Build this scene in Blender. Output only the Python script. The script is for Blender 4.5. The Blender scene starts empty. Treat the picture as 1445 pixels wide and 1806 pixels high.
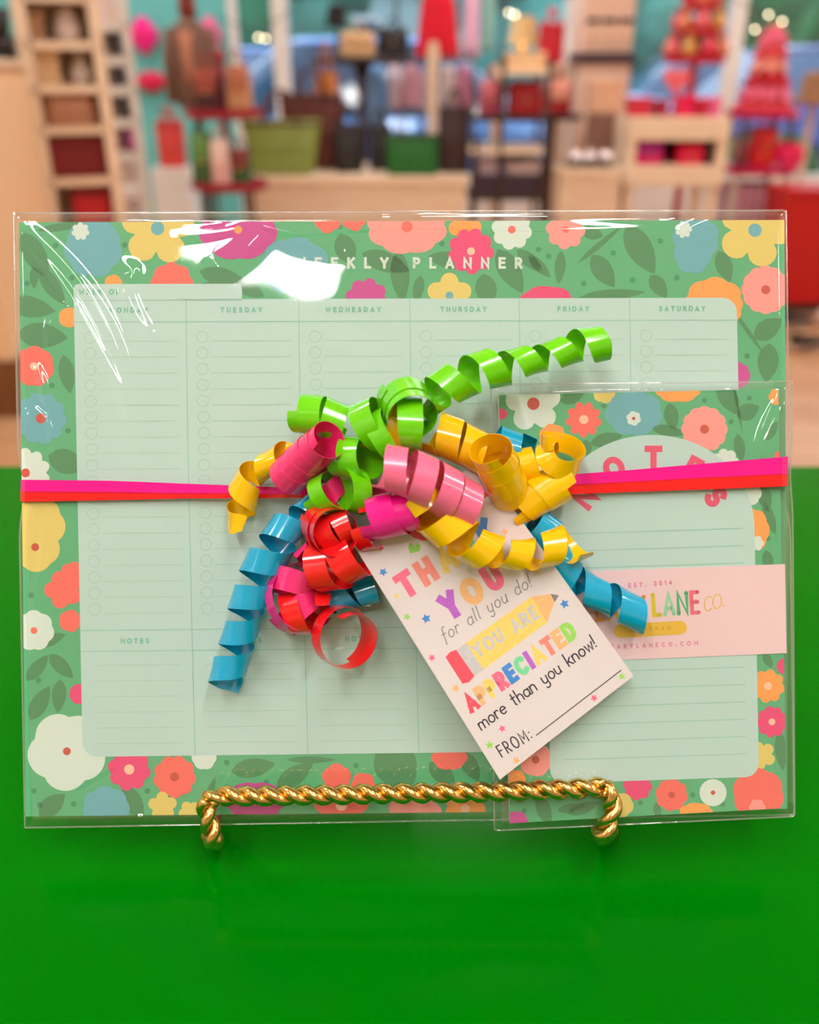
import bpy, bmesh, math, random
import numpy as np
from mathutils import Vector, Matrix, noise

random.seed(7)
SC = bpy.context.scene
COL = SC.collection
PI = math.pi

# ------------------------------------------------------------------ camera
F, IW, IH = 1600.0, 1445.0, 1806.0          # focal length in pixels of the 1445x1806 frame
CX, CY = IW / 2, IH / 2
PITCH = math.radians(26.0)
CAM = Vector((0, 0, 1.2))
DIST = 0.331                                # camera to the planner's face
FW = Vector((0, math.cos(PITCH), -math.sin(PITCH)))
RT = Vector((1, 0, 0))
UP = Vector((0, math.sin(PITCH), math.cos(PITCH)))
cd = bpy.data.cameras.new('camera')
cam = bpy.data.objects.new('camera', cd)
COL.objects.link(cam)
cam.location = CAM
cam.rotation_euler = (PI / 2 - PITCH, 0, 0)
cd.sensor_fit = 'HORIZONTAL'
cd.sensor_width = 36.0
cd.lens = 36.0 * F / IW
cd.clip_start = 0.01
cd.dof.use_dof = True
cd.dof.focus_distance = DIST - 0.006
cd.dof.aperture_fstop = 8.0
SC.camera = cam

# ------------------------------------------------------------------ world, exposure
w = bpy.data.worlds.new('world')
SC.world = w
w.use_nodes = True
bg = w.node_tree.nodes['Background']
bg.inputs[0].default_value = (0.62, 0.78, 1.0, 1)
bg.inputs[1].default_value = 2.6
vs = SC.view_settings
vs.view_transform = 'Standard'
vs.look = 'None'
vs.exposure = -0.1
vs.gamma = 1.0
vs.use_curve_mapping = False
LAMP_L = 54.0
LIN_L = 37.0                                # luminance of the added streak lights above the table                               # luminance of the ceiling panels
LAMP_C = (1.0, 0.98, 0.945)

# ------------------------------------------------------------------ helpers
def lin(c):
    return tuple((v / 12.92 if v <= 0.04045 else ((v + 0.055) / 1.055) ** 2.4) for v in (x / 255.0 for x in c))

MATS = {}
def mat(name, rgb, rough=0.5, metal=0.0, spec=0.5, var=0.08, scale=40.0, bump=0.0, tint=None, coat=0.0, sheen=0.0, aniso=None):
    if name in MATS:
        return MATS[name]
    m = bpy.data.materials.new(name)
    m.use_nodes = True
    nt = m.node_tree
    p = nt.nodes['Principled BSDF']
    c = lin(rgb)
    tc = nt.nodes.new('ShaderNodeTexCoord')
    no = nt.nodes.new('ShaderNodeTexNoise')
    no.inputs['Scale'].default_value = scale
    no.inputs['Detail'].default_value = 4
    nt.links.new(tc.outputs['Object'], no.inputs['Vector'])
    mr = nt.nodes.new('ShaderNodeMix')
    mr.data_type = 'RGBA'
    mr.inputs['A'].default_value = tuple(max(0, v * (1 - var)) for v in c) + (1,)
    mr.inputs['B'].default_value = tuple(min(1, v * (1 + var)) for v in c) + (1,)
    nt.links.new(no.outputs['Fac'], mr.inputs['Factor'])
    nt.links.new(mr.outputs['Result'], p.inputs['Base Color'])
    p.inputs['Roughness'].default_value = rough
    p.inputs['Metallic'].default_value = metal
    p.inputs['Specular IOR Level'].default_value = spec
    if tint:
        p.inputs['Specular Tint'].default_value = tuple(tint) + (1,)
    if coat:
        p.inputs['Coat Weight'].default_value = coat
        p.inputs['Coat Roughness'].default_value = 0.08
    if sheen:
        p.inputs['Sheen Weight'].default_value = sheen
    if bump:
        b = nt.nodes.new('ShaderNodeBump')
        b.inputs['Strength'].default_value = bump
        b.inputs['Distance'].default_value = 0.002
        nt.links.new(no.outputs['Fac'], b.inputs['Height'])
        nt.links.new(b.outputs['Normal'], p.inputs['Normal'])
    MATS[name] = m
    return m

def emit(name, rgb, s):
    if name in MATS:
        return MATS[name]
    m = bpy.data.materials.new(name)
    m.use_nodes = True
    p = m.node_tree.nodes['Principled BSDF']
    p.inputs['Base Color'].default_value = (0.8, 0.8, 0.8, 1)
    p.inputs['Emission Color'].default_value = tuple(rgb) + (1,)
    p.inputs['Emission Strength'].default_value = s
    MATS[name] = m
    return m

def wood(name, a, b, scale=(1, 12, 12), rough=0.5):
    if name in MATS:
        return MATS[name]
    m = bpy.data.materials.new(name)
    m.use_nodes = True
    nt = m.node_tree
    p = nt.nodes['Principled BSDF']
    tc = nt.nodes.new('ShaderNodeTexCoord')
    mp = nt.nodes.new('ShaderNodeMapping')
    mp.inputs['Scale'].default_value = scale
    no = nt.nodes.new('ShaderNodeTexNoise')
    no.inputs['Scale'].default_value = 3
    no.inputs['Detail'].default_value = 6
    no.inputs['Distortion'].default_value = 0.6
    cr = nt.nodes.new('ShaderNodeValToRGB')
    cr.color_ramp.elements[0].color = lin(a) + (1,)
    cr.color_ramp.elements[1].color = lin(b) + (1,)
    cr.color_ramp.elements[0].position = 0.3
    cr.color_ramp.elements[1].position = 0.7
    nt.links.new(tc.outputs['Object'], mp.inputs['Vector'])
    nt.links.new(mp.outputs['Vector'], no.inputs['Vector'])
    nt.links.new(no.outputs['Fac'], cr.inputs['Fac'])
    nt.links.new(cr.outputs['Color'], p.inputs['Base Color'])
    p.inputs['Roughness'].default_value = rough
    MATS[name] = m
    return m

def film(name, k, base, rough, haze=0.0):
    """clear thin plastic film: see-through, mirror-like at glancing angles"""
    m = bpy.data.materials.new(name)
    m.use_nodes = True
    nt = m.node_tree
    nt.nodes.remove(nt.nodes['Principled BSDF'])
    out = nt.nodes['Material Output']
    tr = nt.nodes.new('ShaderNodeBsdfTransparent')
    tr.inputs['Color'].default_value = (0.985, 0.985, 0.98, 1)
    gl = nt.nodes.new('ShaderNodeBsdfGlossy')
    gl.inputs['Roughness'].default_value = rough
    fr = nt.nodes.new('ShaderNodeLayerWeight')      # Schlick: same from both sides of the film
    fr.inputs['Blend'].default_value = 0.5
    pw = nt.nodes.new('ShaderNodeMath')
    pw.operation = 'POWER'
    pw.inputs[1].default_value = 5.0
    nt.links.new(fr.outputs['Facing'], pw.inputs[0])
    mu = nt.nodes.new('ShaderNodeMath')
    mu.operation = 'MULTIPLY_ADD'
    mu.use_clamp = True
    mu.inputs[1].default_value = 0.9
    mu.inputs[2].default_value = 0.04 * k + base
    mx = nt.nodes.new('ShaderNodeMixShader')
    nt.links.new(pw.outputs[0], mu.inputs[0])
    nt.links.new(mu.outputs[0], mx.inputs[0])
    nt.links.new(tr.outputs[0], mx.inputs[1])
    nt.links.new(gl.outputs[0], mx.inputs[2])
    last = mx
    if haze:
        df = nt.nodes.new('ShaderNodeBsdfDiffuse')
        df.inputs['Color'].default_value = (0.8, 0.78, 0.76, 1)
        m2 = nt.nodes.new('ShaderNodeMixShader')
        m2.inputs[0].default_value = haze
        nt.links.new(mx.outputs[0], m2.inputs[1])
        nt.links.new(df.outputs[0], m2.inputs[2])
        last = m2
    nt.links.new(last.outputs[0], out.inputs['Surface'])
    MATS[name] = m
    return m

def thing(name, label, cat, loc=(0, 0, 0), rotz=0, group=None, kind=None):
    o = bpy.data.objects.new(name, None)
    o.empty_display_size = 0.05
    COL.objects.link(o)
    o.location = loc
    o.rotation_euler = (0, 0, rotz)
    if label:
        o['label'] = label
    if cat:
        o['category'] = cat
    if group:
        o['group'] = group
    if kind:
        o['kind'] = kind
    return o

def tag(o, label=None, cat=None, group=None, kind=None):
    if label: o['label'] = label
    if cat: o['category'] = cat
    if group: o['group'] = group
    if kind: o['kind'] = kind
    return o

def dup(root, loc, rotz=None, label=None, scale=None):
    r = root.copy()
    COL.objects.link(r)
    r.location = loc
    if rotz is not None: r.rotation_euler = (0, 0, rotz)
    if scale is not None: r.scale = scale
    if label: r['label'] = label
    for ch in list(root.children):
        c = ch.copy()
        COL.objects.link(c)
        c.parent = r
        for g in list(ch.children):
            d = g.copy()
            COL.objects.link(d)
            d.parent = c
    return r

class MB:
    """collects shapes, then links them as one mesh object"""
    def __init__(s):
        s.v = []; s.f = []; s.mi = []; s.mats = []
        s.cur = 0
    def use(s, m):
        if m not in s.mats:
            s.mats.append(m)
        s.cur = s.mats.index(m)
        return s
    def add(s, vs, fs):
        o = len(s.v)
        s.v += [Vector(p) for p in vs]
        for f in fs:
            s.f.append(tuple(i + o for i in f)); s.mi.append(s.cur)
        return s
    def box(s, x0, x1, y0, y1, z0, z1):
        vs = [(x0, y0, z0), (x1, y0, z0), (x1, y1, z0), (x0, y1, z0), (x0, y0, z1), (x1, y0, z1), (x1, y1, z1), (x0, y1, z1)]
        return s.add(vs, [(0, 3, 2, 1), (4, 5, 6, 7), (0, 1, 5, 4), (1, 2, 6, 5), (2, 3, 7, 6), (3, 0, 4, 7)])
    def tube(s, path, r, n=10, cap=True, closed=False):
        path = [Vector(p) for p in path]
        m = len(path)
        rs = r if isinstance(r, (list, tuple)) else [r] * m
        T = []
        for i in range(m):
            a = path[(i - 1) % m] if (i or closed) else path[0]
            b = path[(i + 1) % m] if (i < m - 1 or closed) else path[-1]
            T.append((b - a).normalized())
        ref = Vector((0, 0, 1)) if abs(T[0].z) < 0.9 else Vector((1, 0, 0))
        e1 = (ref - T[0] * ref.dot(T[0])).normalized()
        vs = []
        for i in range(m):
            e1 = (e1 - T[i] * e1.dot(T[i])).normalized()
            e2 = T[i].cross(e1)
            for k in range(n):
                a = 2 * PI * k / n
                vs.append(path[i] + (e1 * math.cos(a) + e2 * math.sin(a)) * rs[i])
        fs = []
        for i in range(m if closed else m - 1):
            j = (i + 1) % m
            for k in range(n):
                l = (k + 1) % n
                fs.append((i * n + k, i * n + l, j * n + l, j * n + k))
        if cap and not closed:
            fs.append(tuple(reversed(range(n)))); fs.append(tuple(range((m - 1) * n, m * n)))
        return s.add(vs, fs)
    def loft(s, rings, exp=2.0, n=24, c0=True, c1=True):
        """rings: (cx, cy, z, wx, wy) half sizes; superellipse sections"""
        vs = []
        for (cx, cy, z, wx, wy) in rings:
            for k in range(n):
                a = 2 * PI * (k + 0.5) / n
                ca, sa = math.cos(a), math.sin(a)
                vs.append((cx + wx * math.copysign(abs(ca) ** (2 / exp), ca), cy + wy * math.copysign(abs(sa) ** (2 / exp), sa), z))
        fs = []
        for i in range(len(rings) - 1):
            for k in range(n):
                l = (k + 1) % n
                fs.append((i * n + k, i * n + l, (i + 1) * n + l, (i + 1) * n + k))
        if c0: fs.append(tuple(reversed(range(n))))
        if c1: fs.append(tuple(range((len(rings) - 1) * n, len(rings) * n)))
        return s.add(vs, fs)
    def loftx(s, rings, n=16, exp=2.0):
        """rings along x: (x, yc, zc, wy, wz)"""
        vs = []
        for (x, yc, zc, wy, wz) in rings:
            for k in range(n):
                a = 2 * PI * (k + 0.5) / n
                ca, sa = math.cos(a), math.sin(a)
                vs.append((x, yc + wy * math.copysign(abs(ca) ** (2 / exp), ca), zc + wz * math.copysign(abs(sa) ** (2 / exp), sa)))
        fs = []
        for i in range(len(rings) - 1):
            for k in range(n):
                l = (k + 1) % n
                fs.append((i * n + k, i * n + l, (i + 1) * n + l, (i + 1) * n + k))
        fs.append(tuple(reversed(range(n)))); fs.append(tuple(range((len(rings) - 1) * n, len(rings) * n)))
        return s.add(vs, fs)
    def lathe(s, prof, cx=0, cy=0, n=28):
        return s.loft([(cx, cy, z, max(r, 1e-5), max(r, 1e-5)) for (r, z) in prof], n=n)
    def ball(s, c, r, n=14, m=9, sq=(1, 1, 1)):
        prof = [(math.sin(PI * i / m), -math.cos(PI * i / m)) for i in range(m + 1)]
        return s.loft([(c[0], c[1], c[2] + z * r * sq[2], max(q, 0.002) * r * sq[0], max(q, 0.002) * r * sq[1]) for q, z in prof], n=n)
    def prism(s, poly, z0, z1):
        n = len(poly)
        vs = [(x, y, z0) for x, y in poly] + [(x, y, z1) for x, y in poly]
        fs = [tuple(reversed(range(n))), tuple(range(n, 2 * n))] + [(k, (k + 1) % n, n + (k + 1) % n, n + k) for k in range(n)]
        return s.add(vs, fs)
    def prismxz(s, poly, y0, y1):
        n = len(poly)
        vs = [(x, y0, z) for x, z in poly] + [(x, y1, z) for x, z in poly]
        fs = [tuple(range(n)), tuple(reversed(range(n, 2 * n)))] + [((k + 1) % n, k, n + k, n + (k + 1) % n) for k in range(n)]
        return s.add(vs, fs)
    def build(s, name, m=None, parent=None, smooth=False, bevel=0.0, off=None):
        if m is not None and not s.mats:
            s.mats = [m]
        off = Vector(off) if off is not None else Vector((0, 0, 0))
        me = bpy.data.meshes.new(name)
        me.from_pydata([tuple(v - off) for v in s.v], [], s.f)
        for mm in s.mats:
            me.materials.append(mm)
        if len(s.mats) > 1:
            me.polygons.foreach_set('material_index', s.mi)
        if smooth:
            me.polygons.foreach_set('use_smooth', [True] * len(me.polygons))
        me.update()
        o = bpy.data.objects.new(name, me)
        COL.objects.link(o)
        if parent is not None:
            o.parent = parent
        else:
            o.location = off
        if bevel:
            b = o.modifiers.new('bevel', 'BEVEL')
            b.width = bevel
            b.segments = 2
            b.limit_method = 'ANGLE'
        if smooth == 'auto':
            pass
        return o

def P(x, y, h=0.0):
    """point of the package: h millimetres in front of the planner's face"""
    d = DIST - h / 1000.0
    return CAM + FW * d + RT * ((x - CX) / F * d) + UP * (-(y - CY) / F * d)

def ray(x, y):
    return FW + RT * ((x - CX) / F) + UP * (-(y - CY) / F)

def G(x, y, Y):
    d = ray(x, y)
    return CAM + d * (Y / d.y)

def GZ(x, y, Z):
    d = ray(x, y)
    return CAM + d * ((Z - CAM.z) / d.z)

def S(x0, y0, x1, y1, Y):
    """centre x, width, bottom z, height of an upright thing at depth Y seen in a pixel box"""
    ym = (y0 + y1) / 2
    a, b = G(x0, ym, Y), G(x1, ym, Y)
    zb, zt = G((x0 + x1) / 2, y1, Y).z, G((x0 + x1) / 2, y0, Y).z
    return (a.x + b.x) / 2, b.x - a.x, zb, zt - zb

# ------------------------------------------------------------------ flat print in page coordinates
class Print:
    def __init__(s, hf, clip=None):
        s.hf = hf; s.clip = clip
        s.mb = MB()
        s.eps = 0.03
        s.nf = 0
    def tri(s, pts, m, layer):
        s.mb.use(m)
        if s.clip:
            pts = clip_poly(pts, s.clip)
            if len(pts) < 3: return
        s.mb.add([P(x, y, s.hf(x, y) + layer * s.eps) for x, y in pts], [tuple(reversed(range(len(pts))))] if area(pts) > 0 else [tuple(range(len(pts)))])
    def poly(s, pts, m, layer):
        s.tri(pts, m, layer)
    def fan(s, c, pts, m, layer):
        n = len(pts)
        for i in range(n):
            s.tri([c, pts[i], pts[(i + 1) % n]], m, layer)
    def flower(s, x, y, r, n, col, depth=0.2, ph=0.0, cc=None, cr=0.0, layer=None, sq=1.0, pw=0.7):
        pts = []
        if layer is None:
            s.nf += 1
            layer = 2.5 + 0.04 * s.nf
        for i in range(n * 10):
            a = 2 * PI * i / (n * 10)
            q = abs(math.cos(n * (a - ph) / 2)) ** pw
            rr = r * ((1 - depth) + depth * q)
            pts.append((x + rr * math.cos(a), y + rr * math.sin(a) * sq))
        s.fan((x, y), pts, col, layer)
        if cc is not None:
            s.disc(x, y, cr, cc, layer + 0.02)
    def disc(s, x, y, r, col, layer, sq=1.0, n=18):
        s.poly([(x + r * math.cos(2 * PI * i / n), y + r * sq * math.sin(2 * PI * i / n)) for i in range(n)], col, layer)
    def leaf(s, x, y, l, wd, ang, col, layer=1):
        ca, sa = math.cos(math.radians(ang)), math.sin(math.radians(ang))
        pts = []
        n = 9
        for sg in (1, -1):
            for i in range(n):
                t = i / (n - 1) if sg == 1 else 1 - i / (n - 1)
                u = (t - 0.5) * l
                v = sg * wd * 0.5 * math.sin(PI * t ** 0.85) ** 0.8
                if sg == -1 and i in (0, n - 1): continue
                pts.append((x + u * ca - v * sa, y + u * sa + v * ca))
        s.fan((x, y), pts, col, layer)
    def star(s, x, y, r, col, layer, ph=0.3):
        pts = []
        for i in range(10):
            rr = r if i % 2 == 0 else r * 0.5
            a = ph + PI * i / 5
            pts.append((x + rr * math.cos(a), y + rr * math.sin(a)))
        s.fan((x, y), pts, col, layer)
    def stroke(s, pts, wd, col, layer, cap=False, closed=False):
        q = [pts[0]]
        for p in pts[1:]:
            if math.hypot(p[0] - q[-1][0], p[1] - q[-1][1]) > 1e-4: q.append(p)
        pts = q
        n = len(pts)
        if n < 2: return
        L, R = [], []
        for i in range(n):
            a = pts[i - 1] if i > 0 else (pts[-2] if closed else None)
            b = pts[i + 1] if i < n - 1 else (pts[1] if closed else None)
            p = pts[i]
            d0 = unit((p[0] - a[0], p[1] - a[1])) if a else None
            d1 = unit((b[0] - p[0], b[1] - p[1])) if b else None
            if d0 is None: d0 = d1
            if d1 is None: d1 = d0
            n0, n1 = (-d0[1], d0[0]), (-d1[1], d1[0])
            mx, my = n0[0] + n1[0], n0[1] + n1[1]
            ml = math.hypot(mx, my)
            if ml < 0.2: mx, my, k = n0[0], n0[1], 1.0
            else:
                mx, my = mx / ml, my / ml
                k = min(1.0 / max(0.3, mx * n0[0] + my * n0[1]), 2.2)
            L.append((p[0] + mx * k * wd / 2, p[1] + my * k * wd / 2))
            R.append((p[0] - mx * k * wd / 2, p[1] - my * k * wd / 2))
        for i in range(n - 1):
            s.poly([L[i], L[i + 1], R[i + 1], R[i]], col, layer)
        if cap:
            s.disc(pts[0][0], pts[0][1], wd / 2, col, layer, n=10)
            s.disc(pts[-1][0], pts[-1][1], wd / 2, col, layer, n=10)
    def text(s, st, p0, p1, hgt, wd, col, layer, cap=False, shear=0.0, xs=1.0, up=None):
        """stroke lettering whose baseline runs from p0 to p1 (page units)"""
        gl = [GLYPH.get(c, (0.35, [])) for c in st]
        heavy = wd > 0.12 * hgt and not cap
        if heavy:                                   # bold strokes keep their outer size
            d_ = unit((p1[0] - p0[0], p1[1] - p0[1]))
            w_ = up if up else (d_[1], -d_[0])
            hgt -= wd
            p0 = (p0[0] + d_[0] * wd / 2 + w_[0] * wd / 2, p0[1] + d_[1] * wd / 2 + w_[1] * wd / 2)
            p1 = (p1[0] - d_[0] * wd / 2 + w_[0] * wd / 2, p1[1] - d_[1] * wd / 2 + w_[1] * wd / 2)
        nat = sum(g[0] for g in gl) * hgt * xs
        tot = math.hypot(p1[0] - p0[0], p1[1] - p0[1])
        gap = (tot - nat) / max(1, len(st) - 1)
        ux, uy = (p1[0] - p0[0]) / tot, (p1[1] - p0[1]) / tot
        vx, vy = up if up else (uy, -ux)
        x = 0.0
        for i, g in enumerate(gl):
            c = col[i % len(col)] if isinstance(col, (list, tuple)) else col
            for ns_, pl in enumerate(g[1]):
                pts = []
                for (a, b) in pl:
                    u = x + (a * xs + shear * b) * hgt
                    v = b * hgt
                    pts.append((p0[0] + ux * u + vx * v, p0[1] + uy * u + vy * v))
                if heavy and math.hypot(pts[0][0] - pts[-1][0], pts[0][1] - pts[-1][1]) > 0.01:
                    a0, a1 = unit((pts[0][0] - pts[1][0], pts[0][1] - pts[1][1])), unit((pts[-1][0] - pts[-2][0], pts[-1][1] - pts[-2][1]))
                    pts[0] = (pts[0][0] + a0[0] * wd * .48, pts[0][1] + a0[1] * wd * .48)
                    pts[-1] = (pts[-1][0] + a1[0] * wd * .48, pts[-1][1] + a1[1] * wd * .48)
                s.stroke(pts, wd, c, layer + 0.2 * ns_, cap, closed=math.hypot(pts[0][0] - pts[-1][0], pts[0][1] - pts[-1][1]) < 0.01)
            x += g[0] * hgt * xs + gap
    def build(s, name, parent, off):
        return s.mb.build(name, None, parent, off=off)

def unit(d):
    l = math.hypot(*d) or 1.0
    return (d[0] / l, d[1] / l)

def area(p):
    return sum(p[i][0] * p[(i + 1) % len(p)][1] - p[(i + 1) % len(p)][0] * p[i][1] for i in range(len(p))) / 2

def clip_poly(pts, conv):
    """clip a convex polygon to a convex window (both in y-down pixels)"""
    if area(conv) < 0: conv = conv[::-1]
    out = pts
    m = len(conv)
    for i in range(m):
        a, b = conv[i], conv[(i + 1) % m]
        def sd(p): return (b[0] - a[0]) * (p[1] - a[1]) - (b[1] - a[1]) * (p[0] - a[0])
        res = []
        for k in range(len(out)):
            p, q = out[k], out[(k + 1) % len(out)]
            sp, sq = sd(p), sd(q)
            if sp >= 0: res.append(p)
            if (sp >= 0) != (sq >= 0):
                t = sp / (sp - sq)
                res.append((p[0] + (q[0] - p[0]) * t, p[1] + (q[1] - p[1]) * t))
        out = res
        if len(out) < 3: return []
    return out

def arc(cx, cy, rx, ry, a0, a1, n=12):
    return [(cx + rx * math.cos(math.radians(a0 + (a1 - a0) * i / n)), cy + ry * math.sin(math.radians(a0 + (a1 - a0) * i / n))) for i in range(n + 1)]

GLYPH = {
    'A': (.72, [[(0, 0), (.36, 1), (.72, 0)], [(.13, .3), (.59, .3)]]),
    'C': (.72, [arc(.42, .5, .42, .5, 48, 312, 16)]),
    'D': (.7, [[(0, .5), (0, 0), (.28, 0)] + arc(.28, .5, .42, .5, -90, 90) + [(0, 1), (0, .5)]]),
    'E': (.52, [[(.52, 1), (0, 1), (0, 0), (.52, 0)], [(0, .52), (.46, .52)]]),
    'F': (.5, [[(.5, 1), (0, 1), (0, 0)], [(0, .52), (.44, .52)]]),
    'H': (.66, [[(0, 0), (0, 1)], [(.66, 0), (.66, 1)], [(0, .5), (.66, .5)]]),
    'I': (.02, [[(.01, 0), (.01, 1)]]),
    'K': (.6, [[(0, 0), (0, 1)], [(.57, 1), (0, .4)], [(.2, .58), (.6, 0)]]),
    'L': (.48, [[(0, 1), (0, 0), (.48, 0)]]),
    'M': (.84, [[(0, 0), (0, 1), (.42, .32), (.84, 1), (.84, 0)]]),
    'N': (.68, [[(0, 0), (0, 1), (.68, 0), (.68, 1)]]),
    'O': (.86, [arc(.43, .5, .43, .5, 0, 360, 24)]),
    'P': (.55, [[(0, 0), (0, 1), (.27, 1)] + arc(.27, .73, .28, .27, 90, -90) + [(0, .46)]]),
    'R': (.58, [[(0, 0), (0, 1), (.27, 1)] + arc(.27, .73, .28, .27, 90, -90) + [(0, .46)], [(.24, .46), (.58, 0)]]),
    'S': (.54, [arc(.28, .75, .25, .25, 30, 270) + arc(.27, .25, .27, .25, 90, -150)[1:]]),
    'T': (.68, [[(0, 1), (.68, 1)], [(.34, 1), (.34, 0)]]),
    'U': (.64, [[(0, 1), (0, .32)] + arc(.32, .32, .32, .32, 180, 360) + [(.64, 1)]]),
    'W': (1.0, [[(0, 1), (.25, 0), (.5, .85), (.75, 0), (1, 1)]]),
    'Y': (.68, [[(0, 1), (.34, .45), (.68, 1)], [(.34, .45), (.34, 0)]]),
    '.': (.16, [[(.0, .08), (.17, .08)]]),
    ':': (.1, [[(.0, .12), (.07, .12)], [(.0, .6), (.07, .6)]]),
    '0': (.56, [arc(.28, .5, .28, .5, 0, 360, 20)]),
    '1': (.22, [[(0, .78), (.2, 1), (.2, 0)]]),
    '2': (.52, [arc(.26, .73, .25, .27, 160, -30) + [(0, 0), (.52, 0)]]),
    '4': (.6, [[(.44, 0), (.44, 1), (0, .28), (.6, .28)]]),
    ' ': (.4, []),
    'a': (.5, [arc(.24, .27, .24, .27, 30, 330, 14), [(.48, .54), (.48, .06), (.54, 0)]]),
    'd': (.5, [arc(.24, .27, .24, .27, 30, 330, 14), [(.48, 1.0), (.48, .06), (.54, 0)]]),
    'e': (.48, [[(.02, .3), (.47, .3)] + arc(.24, .27, .24, .27, 8, 315, 14)]),
    'f': (.36, [arc(.3, .85, .14, .14, 30, 180, 6) + [(.16, -.28)], [(0, .5), (.36, .5)]]),
    'h': (.46, [[(0, 1), (0, 0)], [(0, .26)] + arc(.22, .32, .22, .22, 160, 0, 8) + [(.45, 0)]]),
    'k': (.42, [[(0, 1), (0, 0)], [(.38, .55), (0, .22)], [(.14, .32), (.42, 0)]]),
    'l': (.12, [[(.04, 1.0), (.04, .08), (.12, 0)]]),
    'm': (.78, [[(0, .55), (0, 0)], [(0, .3)] + arc(.19, .35, .18, .2, 160, 0, 8) + [(.38, 0)], [(.38, .3)] + arc(.57, .35, .18, .2, 160, 0, 8) + [(.76, 0)]]),
    'n': (.46, [[(0, .55), (0, 0)], [(0, .28)] + arc(.22, .33, .21, .22, 160, 0, 8) + [(.44, 0)]]),
    'o': (.5, [arc(.25, .27, .25, .27, 0, 360, 16)]),
    'r': (.34, [[(0, .55), (0, 0)], [(0, .3)] + arc(.2, .36, .17, .19, 160, 40, 6)]),
    't': (.36, [[(.16, .9), (.16, .06), (.24, 0)], [(0, .58), (.36, .58)]]),
    'u': (.46, [[(0, .55), (0, .2)] + arc(.21, .21, .21, .21, 180, 340, 8) + [(.44, .55), (.44, 0)]]),
    'w': (.66, [[(0, .55), (.16, 0), (.33, .48), (.5, 0), (.66, .55)]]),
    'y': (.46, [[(0, .55), (0, .25)] + arc(.21, .22, .21, .2, 180, 340, 8) + [(.44, .55), (.42, -.15)] + arc(.22, -.18, .2, .18, 0, -150, 8)]),
    '!': (.06, [[(.05, 1.0), (.02, .28)], [(.0, .04), (.05, .04)]]),
}

# ------------------------------------------------------------------ the room
RX0, RX1, RY0, RY1, RZ = -3.6, 4.2, -4.2, 7.4, 3.0
M_wall = mat('wall paint cream', (236, 222, 205), 0.8)
M_ceil = mat('ceiling paint', (240, 236, 230), 0.9)
M_teal = mat('wall paint teal', (108, 196, 196), 0.8)
M_white = mat('white paint', (236, 228, 222), 0.45)

def plank_mat():
    m = bpy.data.materials.new('tan plank floor')
    m.use_nodes = True
    nt = m.node_tree
    p = nt.nodes['Principled BSDF']
    tc = nt.nodes.new('ShaderNodeTexCoord')
    br = nt.nodes.new('ShaderNodeTexBrick')
    br.inputs['Scale'].default_value = 1.0
    br.inputs['Brick Width'].default_value = 1.2
    br.inputs['Row Height'].default_value = 0.18
    br.inputs['Mortar Size'].default_value = 0.004
    br.inputs['Color1'].default_value = lin((196, 146, 104)) + (1,)
    br.inputs['Color2'].default_value = lin((212, 166, 126)) + (1,)
    br.inputs['Mortar'].default_value = lin((150, 105, 75)) + (1,)
    no = nt.nodes.new('ShaderNodeTexNoise')
    no.inputs['Scale'].default_value = 8
    mx = nt.nodes.new('ShaderNodeMix')
    mx.data_type = 'RGBA'
    mx.blend_type = 'MULTIPLY'
    mx.inputs['Factor'].default_value = 0.25
    nt.links.new(tc.outputs['Object'], br.inputs['Vector'])
    nt.links.new(tc.outputs['Object'], no.inputs['Vector'])
    nt.links.new(br.outputs['Color'], mx.inputs['A'])
    nt.links.new(no.outputs['Fac'], mx.inputs['B'])
    nt.links.new(mx.outputs['Result'], p.inputs['Base Color'])
    p.inputs['Roughness'].default_value = 0.4
    return m

tag(MB().box(RX0, RX1, RY0, RY1, -0.05, 0.0).build('floor', plank_mat()), 'tan wooden plank floor of the shop', None, None, 'structure')
tag(MB().box(RX0, RX1, RY0, RY1, RZ, RZ + 0.05).build('ceiling', M_ceil), 'plain off-white shop ceiling', None, None, 'structure')
tag(MB().box(RX0 - 0.1, RX0, RY0, RY1 + 0.1, 0, RZ).build('wall_left', M_wall), 'cream painted shop wall', None, None, 'structure')
tag(MB().box(RX1, RX1 + 0.1, RY0, RY1 + 0.1, 0, RZ).build('wall_right', M_wall), 'cream painted shop wall', None, None, 'structure')
tag(MB().box(RX0, RX1, RY0 - 0.1, RY0, 0, RZ).build('wall_front', M_wall), 'cream painted shop wall', None, None, 'structure')
xw0 = G(404, 60, RY1).x                     # where the shop window starts
tag(MB().box(RX0, xw0, RY1, RY1 + 0.12, 0, RZ).build('wall_back', M_teal), 'teal painted wall beside the shop windows', None, None, 'structure')
# sill below the windows and lintel above
tag(MB().box(xw0, RX1, RY1, RY1 + 0.12, 0, 0.42).build('trim_1', M_white), 'white low wall below the shop windows', None, None, 'structure')
tag(MB().box(xw0, RX1, RY1, RY1 + 0.12, 2.6, RZ).build('trim_2', M_white), 'white lintel above the shop windows', None, None, 'structure')
M_glass = film('window glass', 1.0, 0.0, 0.02)
xs = [G(404, 60, RY1).x, G(494, 60, RY1).x, G(1010, 60, RY1).x, G(1300, 60, RY1).x, RX1]
for i in range(4):
    r = thing('window_%d' % (i + 1), 'tall shop window with white frame', None, (0, RY1, 0.42), kind='structure')
    wd = 0.055
    a, b = xs[i], xs[i + 1]
    f = MB().box(a, a + wd, 0, 0.1, 0, 2.18).box(b - wd, b, 0, 0.1, 0, 2.18).box(a + wd, b - wd, 0, 0.1, 0, 0.05).box(a + wd, b - wd, 0, 0.1, 2.13, 2.18)
    f.build('window_frame', M_white, r)
    MB().box(a + wd, b - wd, 0.045, 0.055, 0.05, 2.13).build('pane', M_glass, r)

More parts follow.
